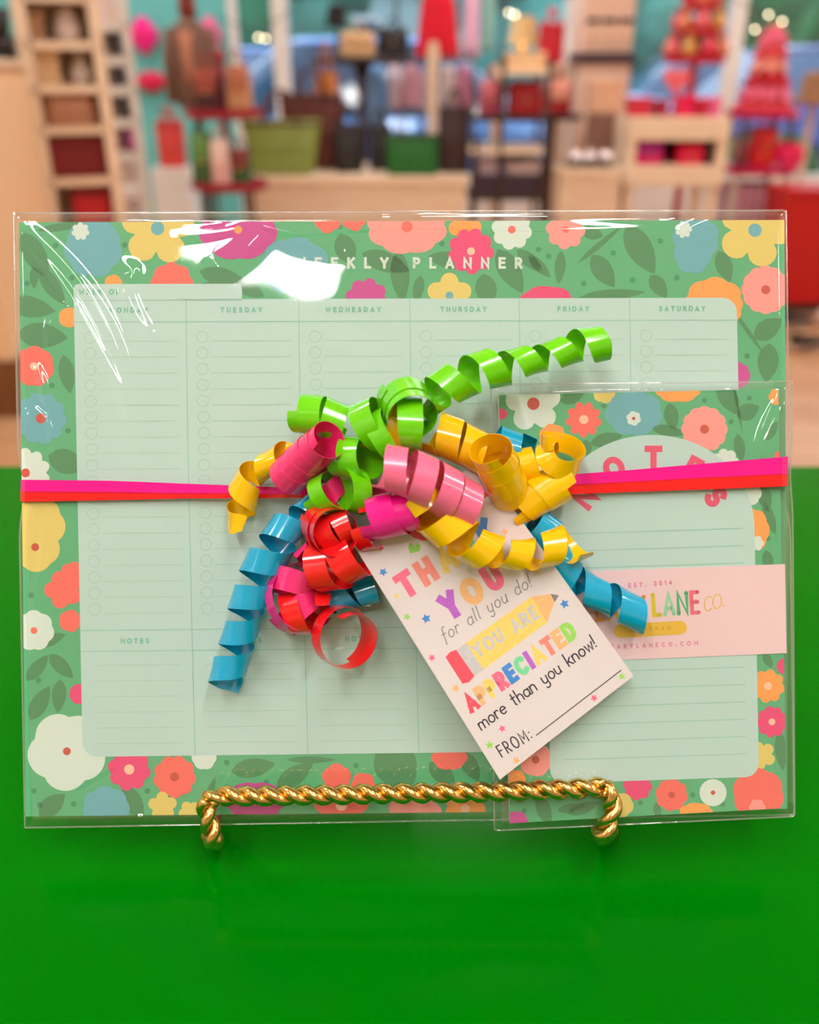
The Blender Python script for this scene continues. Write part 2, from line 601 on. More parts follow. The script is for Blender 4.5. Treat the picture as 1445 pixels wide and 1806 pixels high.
# ------------------------------------------------------------------ ceiling lamps (they light the shop)
M_diff = emit('lamp diffuser', LAMP_C, LAMP_L)
M_lampf = mat('lamp housing white', (225, 225, 222), 0.5)
lamp0 = None
LX, LY = 0.46, 0.28
for i, (lx, ly) in enumerate([(-2.8, -1.4), (-0.45, -1.66), (2.8, -1.4), (-1.9, 0.4), (2.3, 0.4), (-2.4, 2.4), (0.2, 2.6), (2.6, 2.4), (-3.1, 4.4), (0.2, 4.4), (3.4, 4.4), (-2.2, 6.3), (0.3, 6.3), (2.6, 6.3)]):  # the row nearest the platform is added to brighten the shop behind
    if lamp0 is None:
        lamp0 = thing('ceiling_light', 'flat rectangular ceiling light panel in the shop ceiling', 'ceiling light', (lx, ly, RZ), 0, 'ceiling light panels')
        fr = MB().box(-LX / 2 - .03, LX / 2 + .03, -LY / 2 - .03, -LY / 2, -.05, 0).box(-LX / 2 - .03, LX / 2 + .03, LY / 2, LY / 2 + .03, -.05, 0)
        fr.box(-LX / 2 - .03, -LX / 2, -LY / 2, LY / 2, -.05, 0).box(LX / 2, LX / 2 + .03, -LY / 2, LY / 2, -.05, 0)
        fr.build('housing', M_lampf, lamp0)
        MB().box(-LX / 2, LX / 2, -LY / 2, LY / 2, -.04, -.03).build('diffuser', M_diff, lamp0)
    else:
        dup(lamp0, (lx, ly, RZ), scale=(.85, .85, 1) if i == 1 else None)

lin0 = thing('streak_light', 'added long ceiling light that draws streaks on the clear sleeves', 'ceiling light', (0.5, -0.75, RZ), 0, 'added streak lights')  # added unseen light, shaped to draw long streaks on the film creases
MB().box(-.10, -.07, -.76, .76, -.06, 0).box(.07, .10, -.76, .76, -.06, 0).box(-.07, .07, -.76, -.73, -.06, 0).box(-.07, .07, .73, .76, -.06, 0).build('housing', M_lampf, lin0)
MB().box(-.07, .07, -.73, .73, -.05, -.04).build('diffuser', emit('streak diffuser', LAMP_C, LIN_L), lin0)
dup(lin0, (-0.62, -0.75, RZ))

# ------------------------------------------------------------------ green display table
TZ = 1.2 - 0.266
TY1 = GZ(40, 820, TZ).y
M_green = mat('green lacquer', (0, 112, 4), 0.12, spec=0.12, var=0.10, scale=7, tint=(0.35, 1.0, 0.25))
tb = thing('display_table', 'glossy green lacquered table under the gold easel', 'table', (0, 0.1, 0))
MB().box(-0.75, 0.75, -0.55, TY1 - 0.1, TZ - 0.035, TZ).build('table_top', M_green, tb, bevel=0.003)
MB().box(-0.69, 0.69, -0.49, TY1 - 0.16, TZ - 0.11, TZ - 0.035).build('apron', M_green, tb)
for sx in (-1, 1):
    for yy in (-0.46, TY1 - 0.19):
        MB().loft([(sx * 0.66, yy, 0, .02, .02), (sx * 0.66, yy, TZ - 0.035, .03, .03)], exp=6).build('leg', M_green, tb)

# ------------------------------------------------------------------ gold twisted wire easel
M_gold = mat('antique gold wire', (228, 188, 108), 0.22, metal=1.0, var=0.12, scale=120)
def catmull(pts, n=16):
    pts = [Vector(p) for p in pts]
    q = [pts[0] * 2 - pts[1]] + pts + [pts[-1] * 2 - pts[-2]]
    out = []
    for i in range(1, len(q) - 2):
        for k in range(n):
            t = k / n
            a, b, c, d = q[i - 1], q[i], q[i + 1], q[i + 2]
            out.append(0.5 * ((2 * b) + (c - a) * t + (2 * a - 5 * b + 4 * c - d) * t * t + (3 * b - a - 3 * c + d) * t ** 3))
    out.append(pts[-1])
    return out

def resample(path, step):
    out = [path[0]]
    acc = 0.0
    for a, b in zip(path, path[1:]):
        l = (b - a).length
        if l < 1e-9: continue
        pos = step - acc
        while pos <= l:
            out.append(a + (b - a) * (pos / l)); pos += step
        acc = (acc + l) % step
    return out

def twist(mb, path, R=0.0020, off=0.0017, pitch=0.0138, hand=1, strands=2, n=9):
    path = resample(path, 0.0009)
    m = len(path)
    T = [(path[min(i + 1, m - 1)] - path[max(i - 1, 0)]).normalized() for i in range(m)]
    e1 = (Vector((0.3, 0.5, 0.8)) - T[0] * T[0].dot(Vector((0.3, 0.5, 0.8)))).normalized()
    E = []
    for i in range(m):
        e1 = (e1 - T[i] * e1.dot(T[i])).normalized()
        E.append((e1, T[i].cross(e1)))
    for s in range(strands):
        pts = []
        for i in range(m):
            a = hand * 2 * PI * i * 0.0009 / pitch + 2 * PI * s / strands
            pts.append(path[i] + (E[i][0] * math.cos(a) + E[i][1] * math.sin(a)) * off)
        mb.tube(pts, R, n=n)

EZ = 11.0      # the lip stands this many mm in front of the planner's face
el_loc = P(722, 1440, -20)
el_loc = Vector((0, el_loc.y, TZ))
easel = thing('wire_easel', 'gold twisted wire easel holding up the wrapped planner', 'easel', el_loc)
hl = [P(368, 1412, EZ), P(364, 1428, EZ + .5), P(372, 1462, EZ), P(376, 1484, EZ - 1.5), P(378, 1482, EZ - 6), P(376, 1480, EZ - 14), P(372, 1476, EZ - 24), P(370, 1474, EZ - 32)]
hr = [P(1066, 1390, EZ), P(1078, 1402, EZ + .5), P(1079, 1428, EZ), P(1068, 1464, EZ - 1), P(1058, 1472, EZ - 5), P(1066, 1474, EZ - 14), P(1075, 1470, EZ - 24), P(1078, 1470, EZ - 32)]
bar = [P(368, 1412, EZ), P(390, 1404, EZ), P(450, 1404, EZ), P(560, 1402, EZ), P(720, 1399, EZ), P(860, 1397, EZ), P(1000, 1392, EZ), P(1050, 1389, EZ), P(1066, 1390, EZ)]
mb = MB(); twist(mb, catmull(bar)); mb.build('lip_bar', M_gold, easel, smooth=True, off=el_loc)
for hk in (hl, hr):
    mb = MB(); twist(mb, catmull(hk)); mb.build('hook', M_gold, easel, smooth=True, off=el_loc)
# side rails behind the planner, top arch, rear strut and feet
for hk in (hl, hr):
    b = hk[-1]
    top = P(722 + (hk[0] - P(722, 1400, EZ)).x * 1500, 760, -18)
    foot = Vector((b.x, b.y + 0.01, TZ + 0.002))
    mb = MB(); mb.tube([foot, b, b + (top - b) * 0.5, top], 0.0022, n=8)
    mb.build('rail', M_gold, easel, smooth=True, off=el_loc)
tl = P(722 + (hl[0] - P(722, 1400, EZ)).x * 1500, 760, -18)
tr_ = P(722 + (hr[0] - P(722, 1400, EZ)).x * 1500, 760, -18)
mid = (tl + tr_) / 2
mb = MB(); mb.tube(catmull([tl, tl * .6 + tr_ * .4 + UP * 0.02, tl * .4 + tr_ * .6 + UP * 0.02, tr_], 8), 0.0022, n=8)
mb.build('top_arch', M_gold, easel, smooth=True, off=el_loc)
mb = MB(); mb.tube([mid + UP * 0.018, Vector((mid.x, mid.y + 0.085, TZ + 0.002))], 0.0022, n=8)
mb.build('rear_strut', M_gold, easel, smooth=True, off=el_loc)

# ------------------------------------------------------------------ weekly planner pad
pp = lambda n, c, r=0.55: mat('print ' + n, c, r, spec=0.3, var=0.03, scale=900)
K_green, K_leaf, K_leaf2 = pp('green', (92, 178, 126)), pp('leaf', (80, 142, 96)), pp('dot', (64, 146, 104))
K_yel, K_cor, K_pink = pp('yellow', (228, 204, 112)), pp('coral', (246, 112, 98)), pp('pink', (250, 158, 150))
K_hot, K_mag, K_blue = pp('hot pink', (236, 72, 124)), pp('magenta', (205, 74, 150)), pp('blue', (108, 176, 184))
K_whi, K_ora, K_red = pp('white', (216, 230, 218)), pp('orange', (250, 164, 84)), pp('red', (206, 84, 66))
K_peach = pp('peach', (252, 200, 170))
K_mint, K_line, K_txt = pp('mint', (190, 218, 210)), pp('line', (150, 203, 184)), pp('teal ink', (110, 190, 164))
K_paper = mat('paper edge', (226, 232, 222), 0.8, var=0.05, scale=800)
K_ring = pp('ring', (168, 206, 188))

PT = [(33, 392), (1384, 388), (1390, 1427), (45, 1440)]
pl_loc = P(722, 1433, -3)
planner = thing('weekly_planner', 'weekly planner pad with green floral border and mint day columns', 'planner', pl_loc)
mb = MB()
TH = 6.0
vs_ = [P(x, y, 0) for x, y in PT] + [P(722.5 + (x - 722.5), CY + (y - CY), 0) - (-FW) * (TH / 1000) for x, y in PT]
mb.use(K_paper)
mb.add(vs_, [(0, 1, 2, 3)[::-1], (7, 6, 5, 4)[::-1], (0, 4, 5, 1)[::-1], (1, 5, 6, 2)[::-1], (2, 6, 7, 3)[::-1], (3, 7, 4, 0)[::-1]])
mb.build('paper_pad', None, planner, off=pl_loc)
z0 = lambda x, y: 0.0

pr = Print(z0, PT)
pr.poly(PT, K_green, 1)
L_ = lambda *a: pr.leaf(*a, K_leaf, 2)
for a in [(62, 450, 95, 40, 60), (52, 541, 95, 38, 10), (92, 505, 80, 30, 55), (110, 400, 90, 14, -8), (75, 592, 90, 45, 5), (118, 660, 70, 28, 80), (118, 815, 70, 44, 20),
          (90, 1128, 55, 22, -20), (108, 1175, 60, 26, 45), (66, 1178, 60, 24, -50), (104, 1228, 60, 26, 95), (70, 1240, 70, 30, -60), (92, 1420, 60, 34, -40), (235, 1416, 70, 34, 60),
          (447, 1354, 80, 34, -10), (520, 1368, 80, 34, -35), (550, 1340, 90, 12, 0), (700, 1352, 100, 76, 60), (780, 1364, 60, 34, 40), (830, 1352, 60, 30, 60),
          (395, 490, 90, 34, 15), (390, 518, 90, 30, 20), (440, 508, 60, 30, 30), (610, 440, 60, 38, 70), (680, 462, 90, 36, 20), (706, 488, 95, 34, 85), (738, 510, 50, 20, 100), (800, 460, 90, 30, 10), (858, 512, 60, 38, 80), (900, 478, 90, 40, 60), (935, 460, 60, 24, 40),
          (952, 470, 55, 20, 45), (988, 472, 60, 20, 95), (1064, 478, 70, 36, 55), (1130, 440, 100, 46, 60), (1060, 430, 110, 10, -40), (1080, 520, 120, 20, -5), (1045, 410, 40, 26, 20), (1162, 505, 50, 28, 55), (1278, 470, 60, 30, 70), (1355, 580, 60, 36, -35), (1320, 585, 100, 8, 55), (1355, 640, 70, 38, 95),
          (345, 520, 60, 40, 0), (360, 1425, 40, 14, 90), (372, 1392, 50, 12, -70), (60, 490, 40, 16, 90), (395, 1404, 40, 14, -50)]:
    L_(*a)
for x, y in [(98, 433), (127, 490), (48, 500), (220, 432), (352, 452), (590, 510), (780, 430), (600, 400), (950, 440), (968, 452), (1082, 446), (1165, 425), (1194, 490), (1116, 494), (1030, 500), (1280, 432), (92, 680), (120, 760), (55, 1050), (68, 1200), (60, 1395), (70, 1420), (400, 1345), (260, 1395), (470, 1380), (628, 1350), (1318, 628), (560, 1408), (130, 1418)]:
    pr.disc(x, y, 5.0, K_leaf2, 2)
fl = pr.flower
fl(164, 438, 52, 7, K_blue, .12, .3); fl(170, 415, 36, 6, K_blue, .2, .9)
fl(142, 408, 16, 7, K_whi, .3, .2)
fl(278, 403, 66, 5, K_yel, .42, 1.0, K_blue, 12, pw=.55)
fl(303, 500, 38, 8, K_cor, .12, 0); fl(200, 500, 16, 5, K_ora, .1)
fl(420, 405, 70, 7, K_mag, .1, .2, K_ora, 7, sq=.78)
fl(520, 470, 62, 7, K_blue, .1, .4, sq=.85)
fl(578, 388, 24, 5, K_cor, .2, .4); fl(625, 386, 22, 5, K_cor, .2, .1)
fl(718, 400, 72, 8, K_pink, .1, .3, K_cor, 10, sq=.68)
fl(820, 396, 30, 5, K_ora, .3, 1.5)
fl(831, 443, 41, 9, K_hot, .2, .1, K_peach, 7)
fl(903, 405, 36, 8, K_whi, .2, .2, K_cor, 7)
fl(998, 405, 35, 8, K_pink, .2, .1, K_cor, 6)
fl(647, 528, 38, 8, K_mag, .22, .2)
fl(793, 521, 40, 5, K_yel, .36, 1.57 + .63, K_blue, 7)
fl(965, 530, 48, 6, K_hot, .1, .2, sq=.55)
fl(1228, 420, 42, 7, K_blue, .14, .5); fl(1222, 450, 34, 6, K_blue, .14, .1); fl(1206, 405, 15, 7, K_whi, .3)
fl(1332, 406, 66, 5, K_yel, .42, 1.25, K_blue, 12, pw=.55)
fl(1351, 511, 43, 12, K_pink, .07, 0, K_red, 8)
fl(1260, 530, 52, 7, K_ora, .12, .3, sq=.8); fl(1288, 552, 20, 5, K_ora, .1)
fl(1300, 662, 24, 9, K_mag, .1)
fl(121, 560, 18, 5, K_ora, .1); fl(60, 646, 36, 7, K_cor, .1, .3, K_peach, 7)
fl(72, 738, 46, 10, K_blue, .16, .1, K_red, 9)
fl(45, 834, 44, 10, K_whi, .22, .3, K_red, 8)
fl(66, 925, 50, 5, K_yel, .14, .2); fl(62, 965, 44, 5, K_yel, .12, .2, K_red, 7)
fl(112, 1040, 34, 5, K_cor, .3, .6); fl(128, 1012, 22, 5, K_cor, .2); fl(124, 1095, 20, 5, K_cor, .1)
fl(60, 1112, 36, 7, K_whi, .12, .2, K_cor, 6)
fl(140, 1224, 18, 9, K_hot, .05)
fl(118, 1325, 70, 5, K_whi, .16, .4, K_red, 7)
fl(228, 1357, 38, 8, K_hot, .2, .2, K_peach, 9); fl(308, 1370, 38, 9, K_cor, .14, .1, K_red, 8)
fl(287, 1422, 26, 5, K_yel, .35, .9); fl(335, 1432, 20, 5, K_yel, .3, .4)
fl(187, 1424, 42, 7, K_blue, .1, .1, sq=.9); fl(360, 1336, 22, 6, K_whi, .1)
fl(594, 1372, 26, 5, K_cor, .14, .9); fl(641, 1384, 22, 5, K_cor, .14, .4); fl(602, 1420, 48, 6, K_cor, .12, 0, K_peach, 10, sq=.6)
fl(450, 1412, 56, 6, K_mag, .1, 0, sq=.6); fl(731, 1430, 48, 7, K_pink, .1, sq=.6); fl(821, 1426, 36, 7, K_ora, .15, .1, K_peach, 8)
fl(793, 1336, 32, 6, K_cor, .1, sq=.7); fl(1330, 1380, 30, 6, K_pink, .1)
pr.build('floral_print', planner, pl_loc)

def q(x, y):
    """nominal page coordinates -> pixel coordinates of the slightly turned page"""
    t = (y - 528) / 805.0
    return (x + 16 * max(t, 0) ** 1.3 if t > 0 else x, y - (x - 130) * 0.0026 - t * (x - 130) / 1170 * 11)

def rrect(x0, y0, x1, y1, r, corners='1111', f=q):
    pts = []
    for i, (cx, cy, a0) in enumerate([(x0 + r, y0 + r, 180), (x1 - r, y0 + r, 270), (x1 - r, y1 - r, 0), (x0 + r, y1 - r, 90)]):
        if corners[i] == '1':
            pts += [f(*p) for p in arc(cx, cy, r, r, a0, a0 + 90, 7)]
        else:
            pts.append(f([x0, x1, x1, x0][i], [y0, y0, y1, y1][i]))
    # finer sides so the outline can bend
    return pts

pn = Print(z0)
left = [q(130, 528 + k * 80) for k in range(10)]
pan = rrect(130, 528, 1300, 1335, 26, '0111')
pn.fan(q(700, 900), pan, K_mint, 6)
pn.poly(rrect(130, 501, 427, 530, 8, '1100'), K_mint, 6)
pn.build('writing_panel', planner, pl_loc)

gr = Print(z0)
cols = [130, 328, 527, 723, 916, 1111, 1300]
for c in cols[1:-1]:
    gr.stroke([q(c, 529 + k * 80.6) for k in range(11)], 1.6, K_line, 8)
for y in (568, 1112, 1149):
    gr.stroke([q(130, y), q(700, y), q(1300, y)], 1.6, K_line, 8)
gr.stroke([q(130, 530), q(427, 530)], 1.2, K_line, 8)
for i in range(6):
    a, b = cols[i], cols[i + 1]
    for k in range(18):
        y = 595 + 28.25 * k
        gr.stroke([q(x_, y_) for x_, y_ in arc(a + 28, y, 10, 10, 0, 360, 20)], 1.5, K_ring, 8)
        gr.stroke([q(a + 43, y + 7), q(b - 15, y + 7)], 1.2, K_ring, 8)
    for k in range(6):
        y = 1174 + 27.6 * k
        gr.stroke([q(a + 22, y), q(b - 22, y)], 1.2, K_ring, 8)
gr.build('ruled_lines', planner, pl_loc)

lt = Print(z0)
for i, d in enumerate(['MONDAY', 'TUESDAY', 'WEDNESDAY', 'THURSDAY', 'FRIDAY', 'SATURDAY']):
    c = (cols[i] + cols[i + 1]) / 2 - 2
    hw = [34, 37, 49, 41, 28, 41][i]
    lt.text(d, q(c - hw, 552), q(c + hw, 552), 9.5, 2.0, K_txt, 9)
    lt.text('NOTES', q(c - 25, 1136), q(c + 25, 1136), 9.5, 2.0, K_txt, 9)
lt.text('WEEK OF', q(139, 520), q(211, 520), 10, 2.0, K_txt, 9)
lt.text('WEEKLY PLANNER', (519, 474), (922, 474), 20.5, 4.8, K_whi, 9)
lt.build('lettering', planner, pl_loc)

# ------------------------------------------------------------------ clear sleeves
def sleeve(name, label, corners, hfront, hback, ridges, seed, pinch=None, step=2.6, wob=0.16):
    TLc, TRc, BRc, BLc = corners
    nx = int((TRc[0] - TLc[0]) / step); ny = int((BLc[1] - TLc[1]) / step)
    U, V = np.meshgrid(np.linspace(0, 1, nx + 1), np.linspace(0, 1, ny + 1))
    X = TLc[0] * (1 - U) * (1 - V) + TRc[0] * U * (1 - V) + BRc[0] * U * V + BLc[0] * (1 - U) * V
    Y = TLc[1] * (1 - U) * (1 - V) + TRc[1] * U * (1 - V) + BRc[1] * U * V + BLc[1] * (1 - U) * V
    if pinch:
        py, amt, wid = pinch
        k = np.exp(-((Y - py) / wid) ** 2) * amt
        X = X + k * (1 - 2 * U)
    dx0 = X - X[:, :1]; dx1 = X[:, -1:] - X; dy0 = Y - Y[:1, :]; dy1 = Y[-1:, :] - Y
    ed = np.minimum(np.minimum(dx0, dx1), np.minimum(dy0, dy1))
    hmid = (hfront + hback) / 2 - 0.3
    s = np.clip(ed / 14.0, 0, 1); s = s * s * (3 - 2 * s)
    Hh = hmid + (hfront - hmid) * s
    rng = np.random.RandomState(seed)
    # slow undulation of the film
    Wv = np.zeros_like(X)
    for k in range(9):
        a = rng.uniform(0, 2 * PI); lam = rng.uniform(140, 420); ph = rng.uniform(0, 2 * PI)
        Wv += np.sin((X * np.cos(a) + Y * np.sin(a)) * 2 * PI / lam + ph) * lam / 420.0
    Hh += Wv * wob * 0.5 * s + wob * s
    for (pts, amp, wid) in ridges:
        pts = [(p.x, p.y) for p in catmull([(p[0], p[1], 0) for p in pts], 5)]
        best = np.full(X.shape, 1e9); tt = np.zeros_like(X)
        n = len(pts) - 1
        for i in range(n):
            ax, ay = pts[i]; bx, by = pts[i + 1]
            l2 = (bx - ax) ** 2 + (by - ay) ** 2
            t = np.clip(((X - ax) * (bx - ax) + (Y - ay) * (by - ay)) / l2, 0, 1)
            d = np.hypot(X - ax - t * (bx - ax), Y - ay - t * (by - ay))
            m = d < best
            best = np.where(m, d, best); tt = np.where(m, (i + t) / n, tt)
        env = np.clip(np.sin(PI * np.clip(tt, 0.02, 0.98)), 0, 1) ** 0.5
        Hh += amp * env * np.exp(-(best / wid) ** 2) * s
    # puckered margin
    pk = np.zeros_like(X)
    for k in range(40):
        cx, cy = rng.uniform(X.min(), X.max()), rng.choice([0, 1])
        yy = Y[0].mean() + 8 if cy == 0 else Y[-1].mean() - 6
        pk += rng.uniform(-.5, .7) * np.exp(-((X - cx) / rng.uniform(8, 40)) ** 2 - ((Y - yy) / 7.0) ** 2)
    Hh += pk
    loc = P((BLc[0] + BRc[0]) / 2, (BLc[1] + BRc[1]) / 2, hmid)
    root = thing(name, label, 'plastic sleeve', loc)
    d = DIST - Hh / 1000.0
    wx = (X - CX) / F * d; wu = -(Y - CY) / F * d
    px = wx; py_ = FW.y * d + UP.y * wu; pz = CAM.z + FW.z * d + UP.z * wu
    co = np.stack([px - loc.x, py_ - loc.y, pz - loc.z], -1).reshape(-1, 3)
    fs = []
    W1 = nx + 1
    for j in range(ny):
        for i in range(nx):
            a = j * W1 + i
            fs.append((a, a + W1, a + W1 + 1, a + 1))
    me = bpy.data.meshes.new('front_sheet')
    me.from_pydata(co.tolist(), [], fs)
    me.materials.append(M_film)
    me.polygons.foreach_set('use_smooth', [True] * len(me.polygons))
    o = bpy.data.objects.new('front_sheet', me); COL.objects.link(o); o.parent = root
    # back sheet: flat behind the pad, rising to the seam at its rim
    edge = [i for i in range(W1)] + [j * W1 + nx for j in range(1, ny + 1)] + [ny * W1 + i for i in range(nx - 1, -1, -1)] + [j * W1 for j in range(ny - 1, 0, -1)]
    rim = [Vector(co[i]) + loc for i in edge]
    cen = P((TLc[0] + BRc[0]) / 2, (TLc[1] + BRc[1]) / 2, hback)
    inn = []
    XX, YY = X.reshape(-1), Y.reshape(-1)
    mxx, myy = (TLc[0] + BRc[0]) / 2, (TLc[1] + BRc[1]) / 2
    for i in edge:
        fx = 1 - 14 / (abs(TRc[0] - TLc[0]) / 2); fy = 1 - 14 / (abs(BLc[1] - TLc[1]) / 2)
        inn.append(P(mxx + (XX[i] - mxx) * fx, myy + (YY[i] - myy) * fy, hback))
    n = len(rim)
    bk = MB()
    bk.add(rim + inn, [(k, n + k, n + (k + 1) % n, (k + 1) % n)[::-1] for k in range(n)] + [tuple(range(n, 2 * n))])
    bk.build('back_sheet', M_film, root, smooth=False, off=loc)
    # heat-sealed seam all round
    sm = MB(); sm.tube(rim[::3], 0.00035, n=6, closed=True)
    sm.build('seam', M_seam, root, smooth=True, off=loc)
    return root

M_film = film('clear film', 1.9, 0.0, 0.035, haze=0.02)
M_seam = film('film seam', 2.5, 0.06, 0.12, haze=0.12)
RID = [
    ([(40, 395), (90, 440), (135, 490), (175, 550), (205, 615), (228, 690), (245, 760)], 1.9, 13),
    ([(36, 412), (75, 455), (120, 515), (155, 575), (190, 640), (215, 700), (240, 780), (262, 850)], 1.7, 11),
    ([(200, 462), (232, 478), (222, 515), (240, 560), (262, 590)], 1.3, 12),
    ([(130, 540), (100, 550), (88, 580), (86, 640)], 1.2, 8),
    ([(62, 640), (76, 680), (84, 730)], 1.0, 8),
    ([(38, 770), (48, 735), (62, 722), (82, 745), (98, 800), (106, 850)], 0.8, 6),
    ([(78, 890), (80, 960), (66, 1040), (56, 1120)], 0.8, 9),
    ([(300, 420), (400, 407), (450, 396), (520, 410), (620, 404), (760, 398), (1000, 404), (1240, 404)], 1.3, 7),
    ([(385, 470), (430, 440), (480, 400), (540, 422), (610, 440)], 1.1, 18),
    ([(1290, 380), (1240, 392), (1200, 408)], 1.0, 7),
    ([(130, 1390), (160, 1370), (220, 1340)], 0.5, 9),
    ([(600, 1436), (900, 1432)], 0.6, 6),
]
sl1 = sleeve('plastic_sleeve', 'clear plastic sleeve around the large weekly planner', [(24, 376), (1387, 371), (1401, 1437), (44, 1460)], 0.75, -6.6, RID, 3, pinch=(866, 11, 45))

# ------------------------------------------------------------------ notepad
NH = 6.2
NT = [(880, 697), (1373, 686), (1388, 1425), (900, 1452)]
nb = P(1140, 1438, 4)
notepad = thing('notepad', 'narrow notepad with arched mint panel and pink paper band', 'notepad', nb)
mb = MB().use(K_paper)
fr_ = [P(x, y, NH) for x, y in NT]
bk_ = [p + FW * 0.0036 for p in fr_]
mb.add(fr_ + bk_, [(0, 1, 2, 3)[::-1], (7, 6, 5, 4)[::-1], (0, 4, 5, 1)[::-1], (1, 5, 6, 2)[::-1], (2, 6, 7, 3)[::-1], (3, 7, 4, 0)[::-1]])
mb.build('paper_pad', None, notepad, off=nb)
zn = lambda x, y: NH
pr = Print(zn, NT)
pr.poly(NT, K_green, 1)
for a in [(1010, 700, 46, 24, -20), (1185, 735, 50, 26, 80), (1285, 702, 70, 34, 60), (1320, 726, 44, 30, -25), (1305, 790, 50, 20, 80), (1362, 760, 40, 16, -60), (1070, 775, 60, 24, -15), (930, 800, 70, 40, 20), (1302, 720, 90, 6, 80), (1350, 880, 50, 24, 80), (1355, 990, 40, 20, 80),
          (1355, 1165, 30, 16, 60), (1378, 1325, 70, 22, 85), (960, 1430, 60, 26, 70), (1008, 1425, 50, 16, -10), (1030, 1425, 60, 20, -20), (1180, 760, 60, 20, 10), (1035, 790, 30, 18, 80), (1358, 915, 60, 20, 70), (1160, 1430, 30, 14, 80)]:
    pr.leaf(*a, K_leaf, 2)
for x, y in [(900, 765), (1065, 716), (1243, 706), (1322, 702), (1290, 744), (1356, 855), (1355, 950), (925, 1430), (1222, 1402), (1112, 1412), (1130, 1416), (1275, 1418), (1364, 1368), (1060, 1400)]:
    pr.disc(x, y, 4.5, K_leaf2, 2)
fl = pr.flower
fl(941, 712, 50, 5, K_whi, .4, .85, K_red, 11, pw=.6)
fl(1030, 740, 32, 9, K_cor, .3, .2, K_peach, 8)
fl(1118, 728, 52, 7, K_blue, .12, .3, sq=.8); fl(1118, 738, 13, 6, K_whi, .2, .3, K_red, 3)
fl(1066, 692, 20, 5, K_yel, .15); fl(1196, 690, 40, 6, K_ora, .12, sq=.5)
fl(1243, 757, 41, 12, K_pink, .08, 0, K_red, 8)
fl(975, 772, 25, 7, K_ora, .1); fl(1280, 815, 24, 7, K_whi, .2); fl(1322, 870, 22, 6, K_whi, .12)
fl(1371, 700, 15, 6, K_ora, .1); fl(1376, 805, 10, 5, K_cor, .1); fl(1328, 935, 30, 7, K_ora, .1, sq=1.3); fl(1334, 958, 14, 6, K_whi, .25)
fl(1355, 1210, 30, 8, K_ora, .22, .2, K_peach, 7); fl(1362, 1273, 28, 9, K_hot, .2, .3, K_peach, 6); fl(1384, 1175, 14, 6, K_hot, .1)
fl(1344, 1332, 25, 5, K_yel, .34, .5); fl(1185, 1402, 29, 8, K_cor, .14, .2, K_red, 6); fl(1125, 1386, 26, 8, K_hot, .2, .1)
fl(1258, 1398, 24, 20, K_whi, .02, 0, K_red, 4); fl(1338, 1400, 46, 6, K_cor, .1, .4); fl(1336, 1424, 15, 6, K_pink, .2)
fl(1228, 1432, 30, 7, K_ora, .1, sq=.55); fl(1096, 1420, 22, 5, K_yel, .1, .2); fl(945, 1340, 30, 6, K_pink, .1, .2, K_red, 7); fl(910, 1375, 18, 6, K_ora, .1)
fl(912, 1450, 20, 6, K_mag, .1); fl(885, 730, 10, 5, K_hot, .1)
pr.build('floral_print', notepad, nb)

def qn(x, y):
    """upright page -> pixel coordinates of the notepad (leans and turns a little)"""
    t = (y - 690) / 745.0
    return (x + 13 * t, y - (x - 1140) * 0.032 + 0.0 * t)
pn = Print(zn)
arch = [qn(*p) for p in arc(1143, 935, 184, 168, 180, 360, 28)]
bot = [qn(*p) for p in arc(1303, 1352, 24, 24, 0, 90, 6)] + [qn(*p) for p in arc(983, 1352, 24, 24, 90, 180, 6)]
pn.fan(qn(1143, 1100), arch + bot, K_mint, 6)
pn.build('writing_panel', notepad, nb)
gr = Print(zn)
for k in range(14):
    y = 937 + 30.6 * k
    gr.stroke([qn(982, y), qn(1306, y)], 1.4, K_line, 8)
gr.build('ruled_lines', notepad, nb)
lt = Print(zn)
K_rose = pp('rose', (232, 84, 118))
for ch, x, y, rot in [('N', 1032, 877, -52), ('O', 1083, 826, -27), ('T', 1153, 807, 0), ('E', 1223, 826, 28), ('S', 1263, 876, 56)]:
    r = math.radians(rot); gw = GLYPH[ch][0] * 31 + 11
    ux, uy = math.cos(r), math.sin(r)
    ctr = (x + uy * -17 * -1 * 0, y)
    bx, by = x - ux * gw / 2 - uy * 21, y - uy * gw / 2 + ux * 21
    lt.text(ch + ' ', (bx, by), (bx + ux * (gw + 40), by + uy * (gw + 40)), 42, 11, K_rose, 9)
lt.build('lettering', notepad, nb)
# pink paper band round the notepad
K_bandp = mat('pink band paper', (240, 206, 208), 0.6, var=0.02, scale=300)
bt = MB().use(K_bandp)
f0 = [P(881, 1013, NH + .45), P(1385, 995, NH + .45), P(1388, 1152, NH + .45), P(893, 1172, NH + .45)]
b0 = [p + FW * 0.0046 for p in f0]
bt.add(f0 + b0, [(0, 1, 2, 3)[::-1], (7, 6, 5, 4)[::-1], (0, 4, 5, 1)[::-1], (1, 5, 6, 2)[::-1], (2, 6, 7, 3)[::-1], (3, 7, 4, 0)[::-1]])
band = bt.build('paper_band', None, notepad, off=nb)
band['label'] = 'pale pink paper band with shop lettering'
bl = Print(lambda x, y: NH + .45)
K_bt = pp('band rose', (226, 120, 158)); K_gold = pp('gold foil', (236, 190, 62), 0.35)
bl.text('EST. 2014', (1109, 1037), (1186, 1031), 8.5, 1.7, K_bt, 2)
cl = [pp('l1', (226, 70, 70)), pp('l2', (226, 100, 80)), pp('l3', (240, 150, 60)), pp('l4', (244, 180, 60)), pp('l5', (240, 165, 60)), pp('l6', (244, 150, 60)), K_bt,
      pp('l7', (222, 200, 40)), pp('l8', (150, 214, 170)), pp('l9', (70, 184, 130)), pp('l10', (238, 110, 130))]
bl.text('CLEARY', (1008, 1096), (1138, 1088), 36, 7, cl[:6], 2, True, xs=.62)
